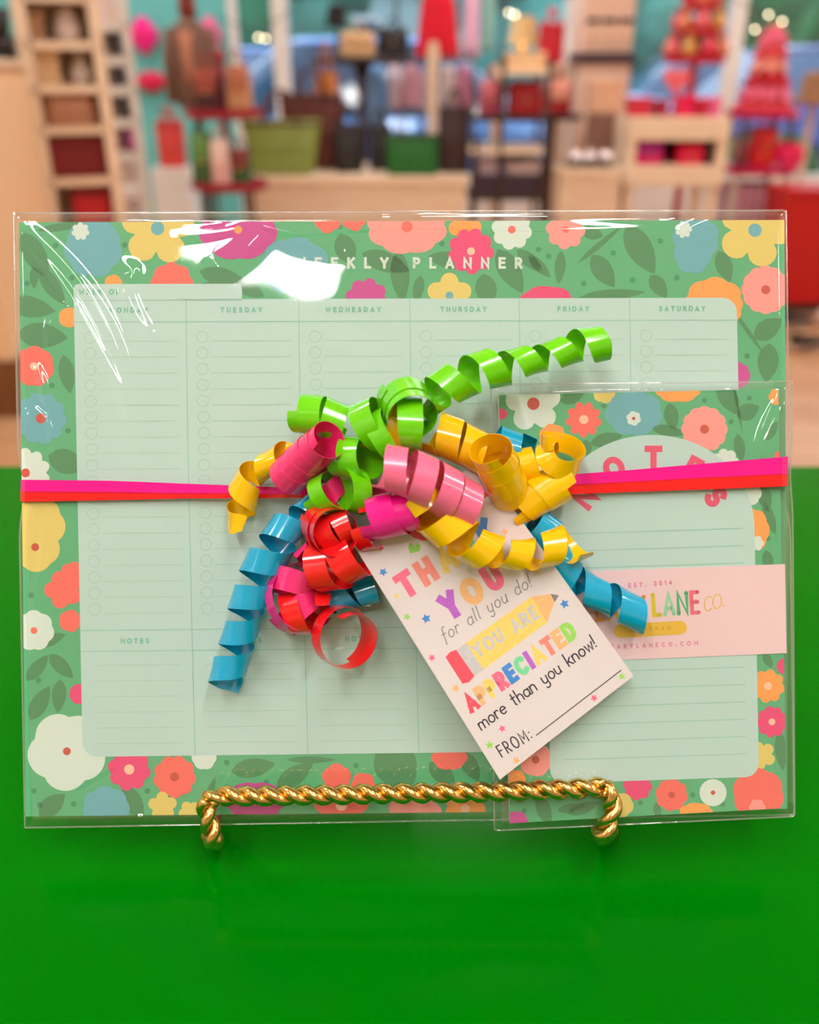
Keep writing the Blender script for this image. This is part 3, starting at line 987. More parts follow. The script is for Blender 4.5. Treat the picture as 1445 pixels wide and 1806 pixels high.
bl.text('LANE', (1154, 1085), (1233, 1080), 36, 7, cl[7:], 2, True, xs=.62)
bl.text('CO.', (1243, 1079), (1278, 1070), 24, 1.8, K_gold, 2, True, shear=.25, xs=.75)
bl.poly([(1094 + x * .0 + a, b) for a, b in []] or (arc(1200, 1107, 12, 12, -94, 86, 8) + arc(1095, 1113, 12, 12, 86, 266, 8)), K_gold, 2)
bl.text('NOTEPAD', (1112, 1115), (1184, 1111), 7.5, 1.5, pp('dark gold', (214, 160, 40)), 3)
bl.text('CLEARYLANECO.COM', (1056, 1146), (1232, 1138), 8, 1.5, K_bt, 2)
bl.build('band_lettering', band, nb)
RID2 = [
    ([(1376, 690), (1350, 745), (1330, 800)], 1.0, 6), ([(1382, 715), (1356, 765), (1338, 812)], 0.9, 5),
    ([(872, 704), (900, 696), (1000, 690), (1090, 682), (1200, 686), (1330, 682)], 1.1, 6),
    ([(1394, 760), (1390, 800), (1386, 900), (1392, 1000)], 0.6, 6), ([(1394, 1040), (1398, 1160), (1392, 1300)], 0.5, 6),
]
sl2 = sleeve('plastic_sleeve', 'clear plastic sleeve around the narrow notepad', [(866, 678), (1397, 673), (1402, 1440), (872, 1465)], NH + .95, 2.4, RID2, 11, pinch=(840, 4, 40))

# ------------------------------------------------------------------ ribbon tied round both, with curls
def rib(name, c, rough=0.18):
    m = mat(name, c, rough, spec=0.6, var=0.05, scale=160, coat=0.35)
    return m
R_grn, R_yel, R_blu = rib('ribbon green', (110, 212, 12)), rib('ribbon yellow', (252, 196, 4)), rib('ribbon blue', (6, 164, 208))
R_red, R_mag, R_pnk, R_hot = rib('ribbon red', (240, 26, 30)), rib('ribbon magenta', (240, 10, 140)), rib('ribbon pink satin', (250, 110, 150), 0.3), rib('ribbon hot pink', (252, 44, 124))
bw_loc = P(722, 900, 8)
bow = thing('ribbon_bow', 'curling ribbon bow in green, yellow, pink, red and blue tied round the planner', 'ribbon bow', bw_loc)

def strip(name, rows, m, label=None):
    """rows: (top point, bottom point) along a flat ribbon"""
    mb = MB()
    n = len(rows)
    vs = []
    for a, b in rows:
        vs += [a, b]
    mb.add(vs, [(2 * i, 2 * i + 1, 2 * i + 3, 2 * i + 2) for i in range(n - 1)])
    o = mb.build(name, m, bow, smooth=False, off=bw_loc)
    so = o.modifiers.new('thick', 'SOLIDIFY'); so.thickness = 0.00012
    if label: o['label'] = label
    return o

def bandrows(pts):
    return [(P(x, y0, h), P(x, y1, h)) for x, y0, y1, h in pts]
mag_pts = [(37, 846, 866, -3), (37, 846, 866, 1.2), (44, 846, 867, 2.0), (200, 848, 868, 2.6), (330, 853, 870, 3.0), (430, 857, 870, 4.5), (520, 860, 872, 7.5), (640, 858, 874, 11), (760, 852, 874, 13), (880, 846, 868, 12), (960, 840, 858, 10.6), (1100, 830, 850, 9.2), (1250, 817, 842, 9.0), (1380, 806, 836, 8.9), (1390, 805, 836, 8.0), (1391, 805, 836, 2), (1391, 806, 836, -8)]
red_pts = [(36, 862, 884, -3), (36, 862, 884, 1.0), (44, 862, 885, 1.7), (200, 864, 882, 2.3), (330, 866, 879, 2.7), (430, 867, 879, 4.2), (520, 867, 878, 7.2), (640, 864, 880, 10), (760, 856, 880, 12), (880, 848, 878, 11.4), (960, 843, 874, 10.2), (1100, 842, 868, 9.0), (1250, 838, 863, 8.8), (1380, 834, 858, 8.7), (1389, 833, 857, 7.8), (1390, 833, 857, 2), (1390, 833, 857, -8)]
bk1 = [(1300, 806, 836, -8.6), (700, 836, 862, -8.6), (130, 846, 866, -8.6), (37, 846, 866, -7.5), (36.5, 846, 866, -3)]
bk2 = [(1300, 834, 857, -8.2), (700, 850, 874, -8.2), (130, 862, 884, -8.2), (36.5, 862, 884, -7), (36, 862, 884, -3)]
strip('wrap_ribbon', bandrows(mag_pts + bk1), R_mag, 'magenta ribbon running across the planner')
strip('wrap_ribbon', bandrows(red_pts + bk2), R_red, 'red ribbon running across the planner')

def curl(m, label, pts, rad, turns, wid=5.2, ph=0.0, hand=1, per=34, sk=0.0):
    """helix of flat ribbon: pts (x, y, h) axis, rad radius in px (list or number)"""
    ax = catmull([P(*p) for p in pts], 24)
    # even arc length
    L = [0.0]
    for a, b in zip(ax, ax[1:]): L.append(L[-1] + (b - a).length)
    N = max(12, int(per * turns))
    def at(t):
        s = t * L[-1]
        lo = 0
        for i in range(len(L) - 1):
            if L[i + 1] >= s: lo = i; break
        k = (s - L[lo]) / max(1e-9, L[lo + 1] - L[lo])
        return ax[lo] + (ax[lo + 1] - ax[lo]) * k
    C = [at(i / N) for i in range(N + 1)]
    T = [(C[min(i + 1, N)] - C[max(i - 1, 0)]).normalized() for i in range(N + 1)]
    nrm = -FW
    e1 = (nrm - T[0] * nrm.dot(T[0]))
    if e1.length < 0.05: e1 = UP - T[0] * UP.dot(T[0])
    e1.normalize()
    rl = rad if isinstance(rad, (list, tuple)) else [rad, rad]
    H, Rd = [], []
    for i in range(N + 1):
        e1 = (e1 - T[i] * e1.dot(T[i])).normalized()
        e2 = T[i].cross(e1)
        t = i / N
        k = t * (len(rl) - 1); j = min(int(k), len(rl) - 2)
        r = (rl[j] + (rl[j + 1] - rl[j]) * (k - j)) / 5000.0
        a = ph + hand * 2 * PI * turns * t
        rd = e1 * math.cos(a) + e2 * math.sin(a)
        Rd.append(rd); H.append(C[i] + rd * r)
    mb = MB(); vs = []
    th = 0.00007
    for i in range(N + 1):
        hd = (H[min(i + 1, N)] - H[max(i - 1, 0)]).normalized()
        wdir = T[i] - hd * T[i].dot(hd)
        if wdir.length < 0.15: wdir = hd.cross(Rd[i])
        wdir.normalize()
        no = hd.cross(wdir).normalized()
        ww = wid * 1.28 / 2000.0
        if i == N: ww *= 0.9
        def edge(sg):                               # the ribbon is cut square across the curl
            v = wdir * ww * sg
            ax_ = v.dot(T[i]); s_ = i / N * L[-1]; mg = ww * 0.35
            lo, hi = -mg - s_, L[-1] + mg - s_
            k_ = 1.0 if lo <= ax_ <= hi else (lo / ax_ if ax_ < lo else hi / ax_)
            return H[i] + v * k_
        for sg in (-1, 0, 1):
            vs.append(edge(sg) + no * th)
        for sg in (1, 0, -1):
            vs.append(edge(sg) - no * th)
    fs = []
    for i in range(N):
        for k in range(6):
            l = (k + 1) % 6
            fs.append((i * 6 + k, i * 6 + l, (i + 1) * 6 + l, (i + 1) * 6 + k))
    fs.append((0, 1, 2, 3, 4, 5)[::-1]); fs.append(tuple(N * 6 + k for k in range(6)))
    mb.add(vs, fs)
    o = mb.build('ribbon_curl', m, bow, smooth=True, off=bw_loc)
    if label: o['label'] = label
    e = o.modifiers.new('edge', 'EDGE_SPLIT'); e.split_angle = math.radians(50)
    return o

C_ = curl
C_(R_blu, 'bright blue curl', [(556, 893, 10), (505, 935, 12), (470, 990, 12), (444, 1050, 11), (428, 1105, 10), (408, 1165, 9), (396, 1215, 9)], [24, 30, 36, 35, 29, 31, 28], 5.6, 6.6, 0.4)
C_(R_blu, 'bright blue curl', [(905, 905, 12), (955, 930, 13), (985, 980, 13), (1025, 1030, 13), (1085, 1062, 13), (1136, 1090, 13)], [26, 30, 24, 26, 29, 28], 4.4, 7.4, 0.0)
C_(R_blu, 'bright blue curl', [(870, 775, 12), (930, 800, 14)], [26, 30], 1.6, 6.0, 1.0)
C_(R_blu, 'bright blue curl', [(560, 1075, 8), (610, 1050, 8), (660, 1040, 8)], [20, 26, 24], 2.2, 6.0, 0.5)
C_(R_yel, 'yellow curl', [(530, 785, 14), (480, 812, 12), (438, 850, 10), (424, 905, 9), (428, 930, 9)], [14, 18, 24, 27, 18], 3.1, 6.2, 0.2, -1)
C_(R_yel, 'yellow curl', [(762, 760, 18), (800, 775, 20), (850, 800, 20)], [38, 36, 34], 2.3, 6.4, 0.8)
C_(R_yel, 'yellow curl', [(905, 822, 14), (935, 818, 16), (975, 818, 18), (990, 800, 20), (992, 770, 22)], [26, 30, 36, 38, 34], 2.6, 5.4, 2.4)
C_(R_yel, 'yellow curl', [(866, 795, 34), (885, 835, 26), (898, 868, 18)], [34, 37, 34], 3.4, 7.0, 0.0)
C_(R_yel, 'yellow curl', [(908, 900, 15), (950, 874, 17), (1000, 846, 17)], [30, 34, 35], 3.0, 6.6, 0.3)
C_(R_yel, 'yellow curl', [(655, 745, 22), (735, 770, 22)], [44, 40], 1.4, 5.6, 1.2)
C_(R_yel, 'yellow curl', [(736, 882, 28), (785, 925, 29), (840, 962, 28), (900, 978, 25), (960, 972, 22), (1022, 948, 20)], [34, 38, 34, 24, 28, 38], 5.0, 6.4, 0.6, -1)
C_(R_grn, 'lime green curl', [(745, 712, 20), (800, 676, 22), (850, 656, 22), (905, 645, 20), (960, 630, 18), (1015, 612, 17), (1066, 606, 17)], [28, 34, 35, 29, 21, 28, 30], 5.2, 6.0, 0.2)
C_(R_grn, 'lime green curl', [(712, 706, 22), (726, 735, 32)], [46, 42], 2.2, 6.6, 0.5)
C_(R_grn, 'lime green curl', [(676, 772, 24), (700, 762, 27), (730, 765, 28)], [44, 50, 44], 1.2, 5.6, 3.4)
C_(R_grn, 'lime green curl', [(632, 760, 20), (680, 745, 26), (745, 752, 28)], [42, 48, 44], 1.9, 6.6, 2.0)
C_(R_grn, 'lime green curl', [(530, 730, 15), (565, 735, 18), (604, 752, 18)], [32, 36, 34], 2.5, 6.4, 0.0)
C_(R_grn, 'lime green curl', [(600, 805, 20), (655, 808, 26)], [34, 36], 1.7, 6.2, 0.4)
C_(R_grn, 'lime green curl', [(556, 876, 16), (602, 862, 24), (648, 872, 20)], [28, 38, 36], 2.6, 5.4, 0.2)
C_(R_hot, 'hot pink curl', [(578, 776, 30), (545, 805, 22), (510, 838, 14)], [31, 34, 35], 4.2, 6.4, 0.0)
C_(R_mag, 'magenta curl', [(652, 915, 24), (690, 908, 26), (726, 900, 26)], [38, 38, 34], 2.2, 7.0, 0.3)
C_(R_hot, 'hot pink curl', [(575, 830, 16), (585, 860, 14), (610, 880, 12)], [26, 26, 20], 1.6, 5.6, 1.4)
C_(R_red, 'red curl', [(572, 922, 14), (580, 932, 20), (592, 940, 28)], [42, 42, 38], 2.6, 6.4, 0.3)
C_(R_red, 'red curl', [(556, 940, 20), (585, 935, 22), (612, 925, 22)], [26, 30, 28], 2.2, 5.0, 0.2)
C_(R_red, 'red curl', [(545, 1000, 16), (590, 998, 20), (632, 982, 22)], [36, 42, 36], 2.3, 6.8, 1.0)
C_(R_red, 'red curl', [(640, 930, 20), (668, 925, 22)], [40, 44], 0.9, 5.6, 0.0)
C_(R_red, 'red curl', [(500, 1082, 12), (535, 1078, 14), (575, 1082, 14)], [32, 40, 36], 1.5, 5.4, 2.6)
C_(R_red, 'red curl', [(592, 1118, 10), (606, 1124, 15), (622, 1130, 20)], [56, 52, 46], 1.5, 4.8, 2.2)
C_(R_pnk, 'satin pink curl', [(672, 822, 32), (715, 832, 34), (770, 858, 33), (815, 885, 30), (846, 902, 28)], [36, 40, 41, 40, 34], 4.6, 5.8, 1.2)
C_(R_hot, 'hot pink curl', [(560, 985, 14), (525, 1020, 13), (520, 1060, 12), (545, 1095, 11)], [34, 38, 40, 34], 2.4, 6.4, 0.9)
C_(R_mag, 'magenta curl', [(520, 1058, 8), (536, 1052, 14)], [60, 62], 1.3, 4.6, 0.2)
# the knot where all the ribbons meet
kn = MB()
kn.ball(P(735, 862, 15), 0.0062, sq=(1.3, 0.9, 0.9))
kn.build('knot', R_red, bow, smooth=True, off=bw_loc)

# ------------------------------------------------------------------ gift tag
TG = [(618, 952), (846, 815), (1118, 1192), (882, 1375)]
def plane3(p, q_, r):
    A = np.array([[p[0], p[1], 1], [q_[0], q_[1], 1], [r[0], r[1], 1]], float)
    return np.linalg.solve(A, np.array([p[2], q_[2], r[2]], float))
ka, kb, kc = plane3((730, 880, 20.0), (882, 1375, 17.5), (1118, 1192, 15.5))
# keep the card flat in space: inverse depth is linear across a plane
inv = plane3((730, 880, 1 / (DIST * 1000 - 20.0)), (882, 1375, 1 / (DIST * 1000 - 17.5)), (1118, 1192, 1 / (DIST * 1000 - 15.5)))
zt = lambda x, y: DIST * 1000 - 1.0 / (inv[0] * x + inv[1] * y + inv[2])
tg_loc = P(882, 1375, 17)
gtag = thing('gift_tag', 'white thank-you gift tag with rainbow lettering and pencil drawing', 'gift tag', tg_loc)
M_card = mat('tag card', (226, 214, 214), 0.45, spec=0.4, var=0.02, scale=400)
mb = MB()
f0 = [P(x, y, zt(x, y)) for x, y in TG]
b0 = [p + FW * 0.0003 for p in f0]
mb.add(f0 + b0, [(0, 1, 2, 3)[::-1], (7, 6, 5, 4)[::-1], (0, 4, 5, 1)[::-1], (1, 5, 6, 2)[::-1], (2, 6, 7, 3)[::-1], (3, 7, 4, 0)[::-1]])
mb.build('card', M_card, gtag, off=tg_loc)
tp = lambda n, c: mat('tag ink ' + n, c, 0.4, spec=0.4, var=0.16, scale=700)
T_red, T_cor, T_yel, T_ora = tp('red', (242, 88, 104)), tp('coral', (250, 144, 132)), tp('yellow', (250, 212, 116)), tp('orange', (252, 188, 130))
T_pur, T_blu, T_grn, T_pnk = tp('purple', (192, 106, 206)), tp('blue', (76, 142, 218)), tp('green', (126, 220, 164)), tp('pink', (250, 116, 146))
T_lgr, T_blk, T_gry, T_lil = tp('lime', (160, 220, 100)), tp('black', (58, 50, 66)), tp('grey', (140, 134, 136)), tp('silver', (206, 200, 204))
UPT = unit((-0.53, -0.85))
lt = Print(zt); lt.eps = 0.02
lt.text('THANK', (716, 1060), (882, 950), 48, 13, [T_pnk, T_cor, T_yel, T_grn, T_blu], 2, xs=.85, up=UPT)
lt.text('YOU', (794, 1098), (896, 1030), 50, 14, [T_pur, T_ora, T_pnk], 2, xs=.82, up=UPT)
lt.text('for all you do!', (784, 1132), (938, 1034), 24, 1.9, T_gry, 2, True, shear=.22, xs=.85, up=UPT)
lt.text('APPRECIATED', (831, 1260), (1022, 1122), 35, 9, [T_red, T_ora, T_yel, T_pnk, T_blu, T_grn, T_pur, T_yel, T_cor, T_ora, T_lgr], 2, xs=.72, up=UPT)
lt.text('more than you know!', (850, 1288), (1053, 1140), 24, 2.5, T_blk, 2, True, xs=.9, up=UPT)
lt.text('FROM:', (886, 1335), (940, 1302), 21, 2.4, T_blk, 2, True, xs=.62, up=UPT)
lt.stroke([(946, 1297), (1096, 1182)], 1.8, T_blk, 2)
o_let = lt.build('lettering', gtag, tg_loc)
art = Print(zt); art.eps = 0.02
art.poly([(786, 1159), (794, 1150), (805, 1146), (837, 1192), (828, 1203), (816, 1206)], T_red, 1)
art.poly([(805, 1146), (822, 1134), (853, 1181), (837, 1192)], T_lil, 1)
art.poly([(822, 1134), (938, 1052), (965, 1098), (853, 1181)], T_yel, 1)
art.poly([(938, 1052), (971, 1048), (979, 1061), (965, 1098)], T_ora, 1)
art.poly([(971, 1047), (986, 1050), (979, 1062)], T_gry, 1)
art.text('YOU ARE', (843, 1162), (954, 1088), 26, 5.5, T_lil, 2, xs=.85, up=UPT)
for x, y, r, c in [(672, 966, 7, T_pnk), (676, 1009, 8, T_blu), (699, 1051, 6, T_yel), (718, 1088, 7, T_lgr), (752, 1091, 9, T_blu), (762, 1160, 7, T_pnk), (804, 1214, 8, T_ora), (996, 1065, 9, T_blu), (949, 1008, 6, T_ora), (891, 938, 7, T_ora), (915, 964, 7, T_lgr), (800, 928, 6, T_pnk), (886, 1285, 7, T_pnk), (864, 1314, 8, T_lgr), (911, 1341, 8, T_ora), (1048, 1231, 7, T_pnk), (1097, 1193, 7, T_lgr)]:
    art.star(x, y, r, c, 1, random.random())
art.fan((730, 966), [(722, 958), (728, 958), (731, 964), (737, 957), (742, 962), (740, 972), (724, 976), (720, 966)], T_lgr, 1)
art.flower(745, 928, 27, 2, T_red, .1, .3)
art.stroke([(742, 908), (738, 898)], 4, T_blk, 2)
art.build('drawing', gtag, tg_loc)

# ================================================================== the shop behind
def add_handles(root, m, w, h, z, rise, d=0.03, r=0.008, n=2):
    for s in (-1, 1)[:n]:
        pts = [(-w * .22, s * d, z - h * .12), (-w * .2, s * d, z)] + [(-w * .2 * math.cos(a), s * d * (1 + .4 * math.sin(a)), z + rise * math.sin(a)) for a in [PI * k / 10 for k in range(1, 10)]] + [(w * .2, s * d, z), (w * .22, s * d, z - h * .12)]
        MB().tube(pts, r, n=7).build('handle', m, root, smooth=True)

def tote(label, box, Y, c, hc, flare=1.25, dep=0.14, rise=0.5, group=None, hr=0.008, rotz=0, name='tote_bag', exp=5, zb=None, rough=.5):
    x, w, z, h = S(*box, Y)
    if zb is not None:
        h = h + z - zb; z = zb
    r = thing(name, label, 'bag', (x, Y + dep / 2, z), rotz, group)
    m = mat('leather %d %d %d' % c, c, rough, var=.15, scale=25)
    hm = mat('leather %d %d %d' % hc, hc, .5, var=.15, scale=25)
    b = w / 2 / flare
    MB().loft([(0, 0, 0.0, b * .94, dep * .46), (0, 0, .015, b, dep * .5), (0, 0, h * .5, (b + w / 2) / 2, dep * .45), (0, 0, h * .97, w / 2, dep * .3), (0, 0, h, w / 2 * .985, dep * .28)], exp=exp, n=28).build('body', m, r, smooth=False, bevel=0.004)
    MB().loft([(0, 0, h * .9, w / 2 * .985 + .004, dep * .33 + .004), (0, 0, h * .955, w / 2 * .995 + .004, dep * .31 + .004)], exp=exp, n=28).build('top_trim', hm, r)
    add_handles(r, hm, w, h, h * .97, h * rise, dep * .3, hr)
    return r

def satchel(label, box, Y, c, c2, dep=0.12, group=None, name='handbag', zb=None):
    x, w, z, h = S(*box, Y)
    if zb is not None:
        h = h + z - zb; z = zb
    r = thing(name, label, 'bag', (x, Y + dep / 2, z), 0, group)
    m = mat('bag %d %d %d' % c, c, .45, var=.2, scale=30)
    m2 = mat('bag %d %d %d' % c2, c2, .45, var=.15, scale=30)
    MB().loft([(0, 0, 0, w * .46, dep * .45), (0, 0, .02, w * .5, dep * .5), (0, 0, h * .7, w * .48, dep * .45), (0, 0, h * .92, w * .44, dep * .3), (0, 0, h * .95, w * .4, dep * .2)], exp=4, n=28).build('body', m, r)
    MB().loft([(0, -dep * .06, h * .42, w * .40, dep * .49), (0, -dep * .04, h * .75, w * .47, dep * .48), (0, -.0, h * .97, w * .44, dep * .32)], exp=4, n=28).build('flap', m2, r)
    MB().box(-.01, .01, -dep * .58, -dep * .5, h * .42, h * .47).build('clasp', mat('brass', (214, 170, 80), .3, 1.0), r)
    add_handles(r, m2, w, h, h * .93, h * .35, .01, .006, 1)
    return r

def crate(label, box, Y, c, dep=0.2, cat='box', name='gift_box', lid=None, group=None, zb=None, rotz=0):
    x, w, z, h = S(*box, Y)
    if zb is not None:
        h = h + z - zb; z = zb
    r = thing(name, label, cat, (x, Y + dep / 2, z), rotz, group)
    m = mat('box %d %d %d' % c, c, .55, var=.08, scale=12)
    lc = lid or c
    m2 = mat('box %d %d %d' % lc, lc, .55, var=.08, scale=12)
    MB().box(-w / 2, w / 2, -dep / 2, dep / 2, 0, h * .8).build('body', m, r, bevel=.004)
    MB().box(-w / 2 - .006, w / 2 + .006, -dep / 2 - .006, dep / 2 + .006, h * .74, h).build('lid', m2, r, bevel=.004)
    return r

W_tan = wood('pale wood', (220, 188, 158), (236, 208, 182), (2, 2, 14))
W_cream = wood('cream wood', (234, 204, 172), (246, 220, 192), (2, 2, 14))
W_dark = wood('dark wood', (40, 26, 24), (66, 44, 38), (2, 2, 14))
W_brown = wood('brown wood', (96, 56, 22), (130, 80, 34), (14, 2, 2))
M_metal = mat('dark bronze metal', (84, 62, 56), .4, .6)
M_maroon = mat('maroon lacquer', (150, 12, 44), .35)
M_cherry = mat('cherry red lacquer', (190, 12, 40), .35)

# ---- cream cabinet at the left with dark plinth
Yc = 3.3
xr = G(84, 370, Yc + .6).x
r = thing('display_cabinet', 'tall cream cabinet on a dark brown plinth beside the wooden shelf', 'cabinet', (xr - 0.45, Yc + 0.3, 0))
ztop = G(20, 104, Yc + .5).z
MB().box(-.45, .45, -.3, .3, .22, ztop - .03).build('body', mat('cream lacquer', (238, 200, 158), .5), r)
MB().box(-.46, .46, -.31, .31, 0, .22).build('plinth', W_brown, r)
MB().box(-.47, .47, -.32, .32, ztop - .03, ztop).build('top_board', W_tan, r)
for s in (-1, 1):
    d = MB().box(min(0, s * .43) + .01 * (s > 0), max(0, s * .43) - .01 * (s < 0), -.318, -.3, .25, ztop - .06).build('door', mat('cream lacquer', (238, 200, 158), .5), r)
    MB().ball((s * .05, -.335, .7), .014).build('knob', mat('brass', (214, 170, 80), .3, 1.0), d, smooth=True)

def shoe(label, p, L, c, group=None, rotz=0, heel=.05, name='shoe', sole=None):
    r = thing(name, label, 'shoe', p, rotz, group)
    m = mat('shoe %d %d %d' % c, c, .35, var=.1)
    k = L
    MB().loftx([(-k * .5, 0, heel + .035, .02, .025), (-k * .42, 0, heel + .045, .032, .035), (-k * .2, 0, heel * .8 + .03, .034, .03), (k * .1, 0, .035, .036, .024), (k * .35, 0, .025, .038, .02), (k * .5, 0, .018, .012, .01)], n=14).build('upper', m, r, smooth=True)
    sm = mat('sole %d' % (sole[0] if sole else 30), sole or (30, 22, 20), .5)
    MB().loftx([(-k * .5, 0, heel + .012, .02, .006), (-k * .2, 0, heel * .7 + .004, .026, .006), (k * .1, 0, .008, .036, .007), (k * .35, 0, .008, .038, .007), (k * .51, 0, .008, .015, .006)], n=12).build('sole', sm, r)
    if heel > .02:
        MB().loft([(-k * .46, 0, 0, .008, .01), (-k * .45, 0, heel, .018, .018)], exp=4, n=10).build('heel', sm, r)
    return r

def boot(label, p, hh, c, rotz=0):
    r = thing('boot', label, 'boot', p, rotz)
    m = mat('shoe %d %d %d' % c, c, .4, var=.1)
    MB().loft([(0, 0, .02, .03, .03), (-.0, 0, .08, .034, .036), (-.005, 0, hh * .5, .036, .036), (-.01, 0, hh, .045, .045)], n=18).build('shaft', m, r, smooth=True)
    MB().loftx([(-.05, 0, .045, .03, .04), (.03, 0, .045, .036, .04), (.11, 0, .03, .036, .025), (.16, 0, .022, .015, .012)], n=14).build('foot', m, r, smooth=True)
    MB().box(-.05, -.015, -.022, .022, 0, .02).build('heel', m, r)
    return r
boot('black ankle boot standing on top of the cream cabinet', (G(4, 104, Yc + .5).x, Yc + .5, ztop), G(0, 15, Yc + .5).z - ztop, (24, 16, 18), PI)

# ---- wooden shelf unit with boxes and bags (both units stand turned towards the aisle)
Ys, FS = 4.2, 0.40
xa, xb = G(66, 200, Ys).x, G(180, 200, Ys).x
xs0 = (xa + xb) / 2
sw = (xb - xa) * 1.0
sh = thing('wooden_shelf', 'pale wooden open shelf unit beside the cream cabinet', 'shelf', (xs0, Ys, 0), FS)
SD = .13
for sx in (-1, 1):
    for sy in (-1, 1):
        MB().box(sx * sw / 2 - .022, sx * sw / 2 + .022, sy * SD - .02, sy * SD + .02, 0, 1.85).build('post', W_cream, sh)
szs = []
for py in (-8, 74, 150, 220, 308, 396, 520):
    z = G(120, py, Ys).z
    szs.append(z)
    MB().box(-sw / 2, sw / 2, -SD - .02, SD + .02, z - .03, z).build('shelf_board', W_cream, sh)
MB().box(-sw / 2, sw / 2, SD, SD + .01, .25, 1.8).build('back_panel', W_cream, sh)
for sx in (-1, 1):
    MB().box(sx * (sw / 2 - .004) - .006, sx * (sw / 2 - .004) + .006, -SD, SD, .25, 1.8).build('side_panel', W_cream, sh)
def onshelf(o, u, z, face=FS, x0=None, y0=None):
    """put a thing u metres along the turned shelf"""
    x0 = xs0 if x0 is None else x0; y0 = Ys if y0 is None else y0
    o.location = (x0 + u * math.cos(face), y0 + u * math.sin(face), z)
    o.rotation_euler = (0, 0, face)
    return o
onshelf(crate('dark red storage box on the wooden shelf', (74, 236, 174, 306), Ys, (122, 6, 14), .2, name='storage_box'), 0, szs[4])
onshelf(satchel('floral brown handbag on the wooden shelf above the dark red box', (72, 156, 168, 218), Ys, (190, 130, 100), (206, 150, 118), .18), 0, szs[3])
onshelf(crate('bright red box at the foot of the wooden shelf', (110, 322, 172, 394), Ys, (196, 20, 26), .18, name='storage_box', lid=(130, 10, 16)), .03, szs[5])
onshelf(crate('beige cardboard box high on the wooden shelf', (66, 84, 108, 149), Ys, (222, 184, 140), .18, name='storage_box'), -.07, szs[2])
def vase(label, box, Y, c, name='vase', prof=((.3, 0), (.5, .25), (.45, .55), (.2, .75), (.24, 1)), zb=None, cat='vase'):
    x, w, z, h = S(*box, Y)
    if zb is not None:
        h = h + z - zb; z = zb
    r = thing(name, label, cat, (x, Y + w / 2, z))
    m = mat('glaze %d %d %d' % c, c, .3)
    MB().lathe([(a * w, b * h) for a, b in prof]).build('body', m, r, smooth=True)
    MB().lathe([(prof[-1][0] * w * 1.12, h * .96), (prof[-1][0] * w * 1.12, h)]).build('rim', m, r, smooth=False)
    return r
onshelf(vase('white vase on the wooden shelf next to the beige box', (112, 92, 150, 149), Ys, (244, 232, 226)), .07, szs[2])
onshelf(vase('white rounded jar near the top of the wooden shelf', (92, 14, 136, 73), Ys, (246, 226, 220), prof=((.36, 0), (.5, .2), (.5, .6), (.3, .85), (.3, 1)), name='jar', cat='jar'), .04, szs[1])
onshelf(crate('brown patterned box near the top of the wooden shelf', (62, 20, 92, 73), Ys, (176, 132, 96), .16, name='storage_box'), -.09, szs[1])

# ---- white shoe rack
Yr, FR = 5.0, 0.34
xa, xb = G(174, 150, Yr).x, G(230, 150, Yr).x
rw = xb - xa
xr0 = (xa + xb) / 2
rk = thing('shoe_rack', 'white ladder shoe rack in front of the teal wall', 'shoe rack', (xr0, Yr, 0), FR)
for sx in (-1, 1):
    for sy in (-1, 1):
        MB().box(sx * rw / 2 - .02, sx * rw / 2 + .02, sy * .11 - .015, sy * .11 + .015, 0, 1.6).build('post', M_white, rk)
rz = []
for py in (40, 100, 152, 208, 266, 330, 390):
    z = G(210, py, Yr).z; rz.append(z)
    MB().box(-rw / 2, rw / 2, -.125, .125, z - .04, z + .0).build('shelf_board', M_white, rk)
MB().box(-rw / 2, rw / 2, .115, .125, .1, 1.55).build('back_panel', mat('pale pink paint', (238, 214, 206), .6), rk)
for k, (c, nm) in enumerate([((24, 16, 22), 'black'), ((60, 46, 60), 'charcoal'), ((36, 26, 30), 'dark brown'), ((196, 50, 140), 'magenta')]):
    for s in (-1, 1):
        o = shoe('%s heeled shoe in a pair on the white rack' % nm, (0, 0, 0), .19, c, 'pair of %s shoes' % nm, 0, heel=.06, name='shoe')
        onshelf(o, s * rw * .26, rz[k + 1], FR - PI / 2, xr0, Yr)
        o.location = (xr0 + s * rw * .26 * math.cos(FR), Yr + s * rw * .26 * math.sin(FR), rz[k + 1])
        o.scale = (.95, .6, .95)

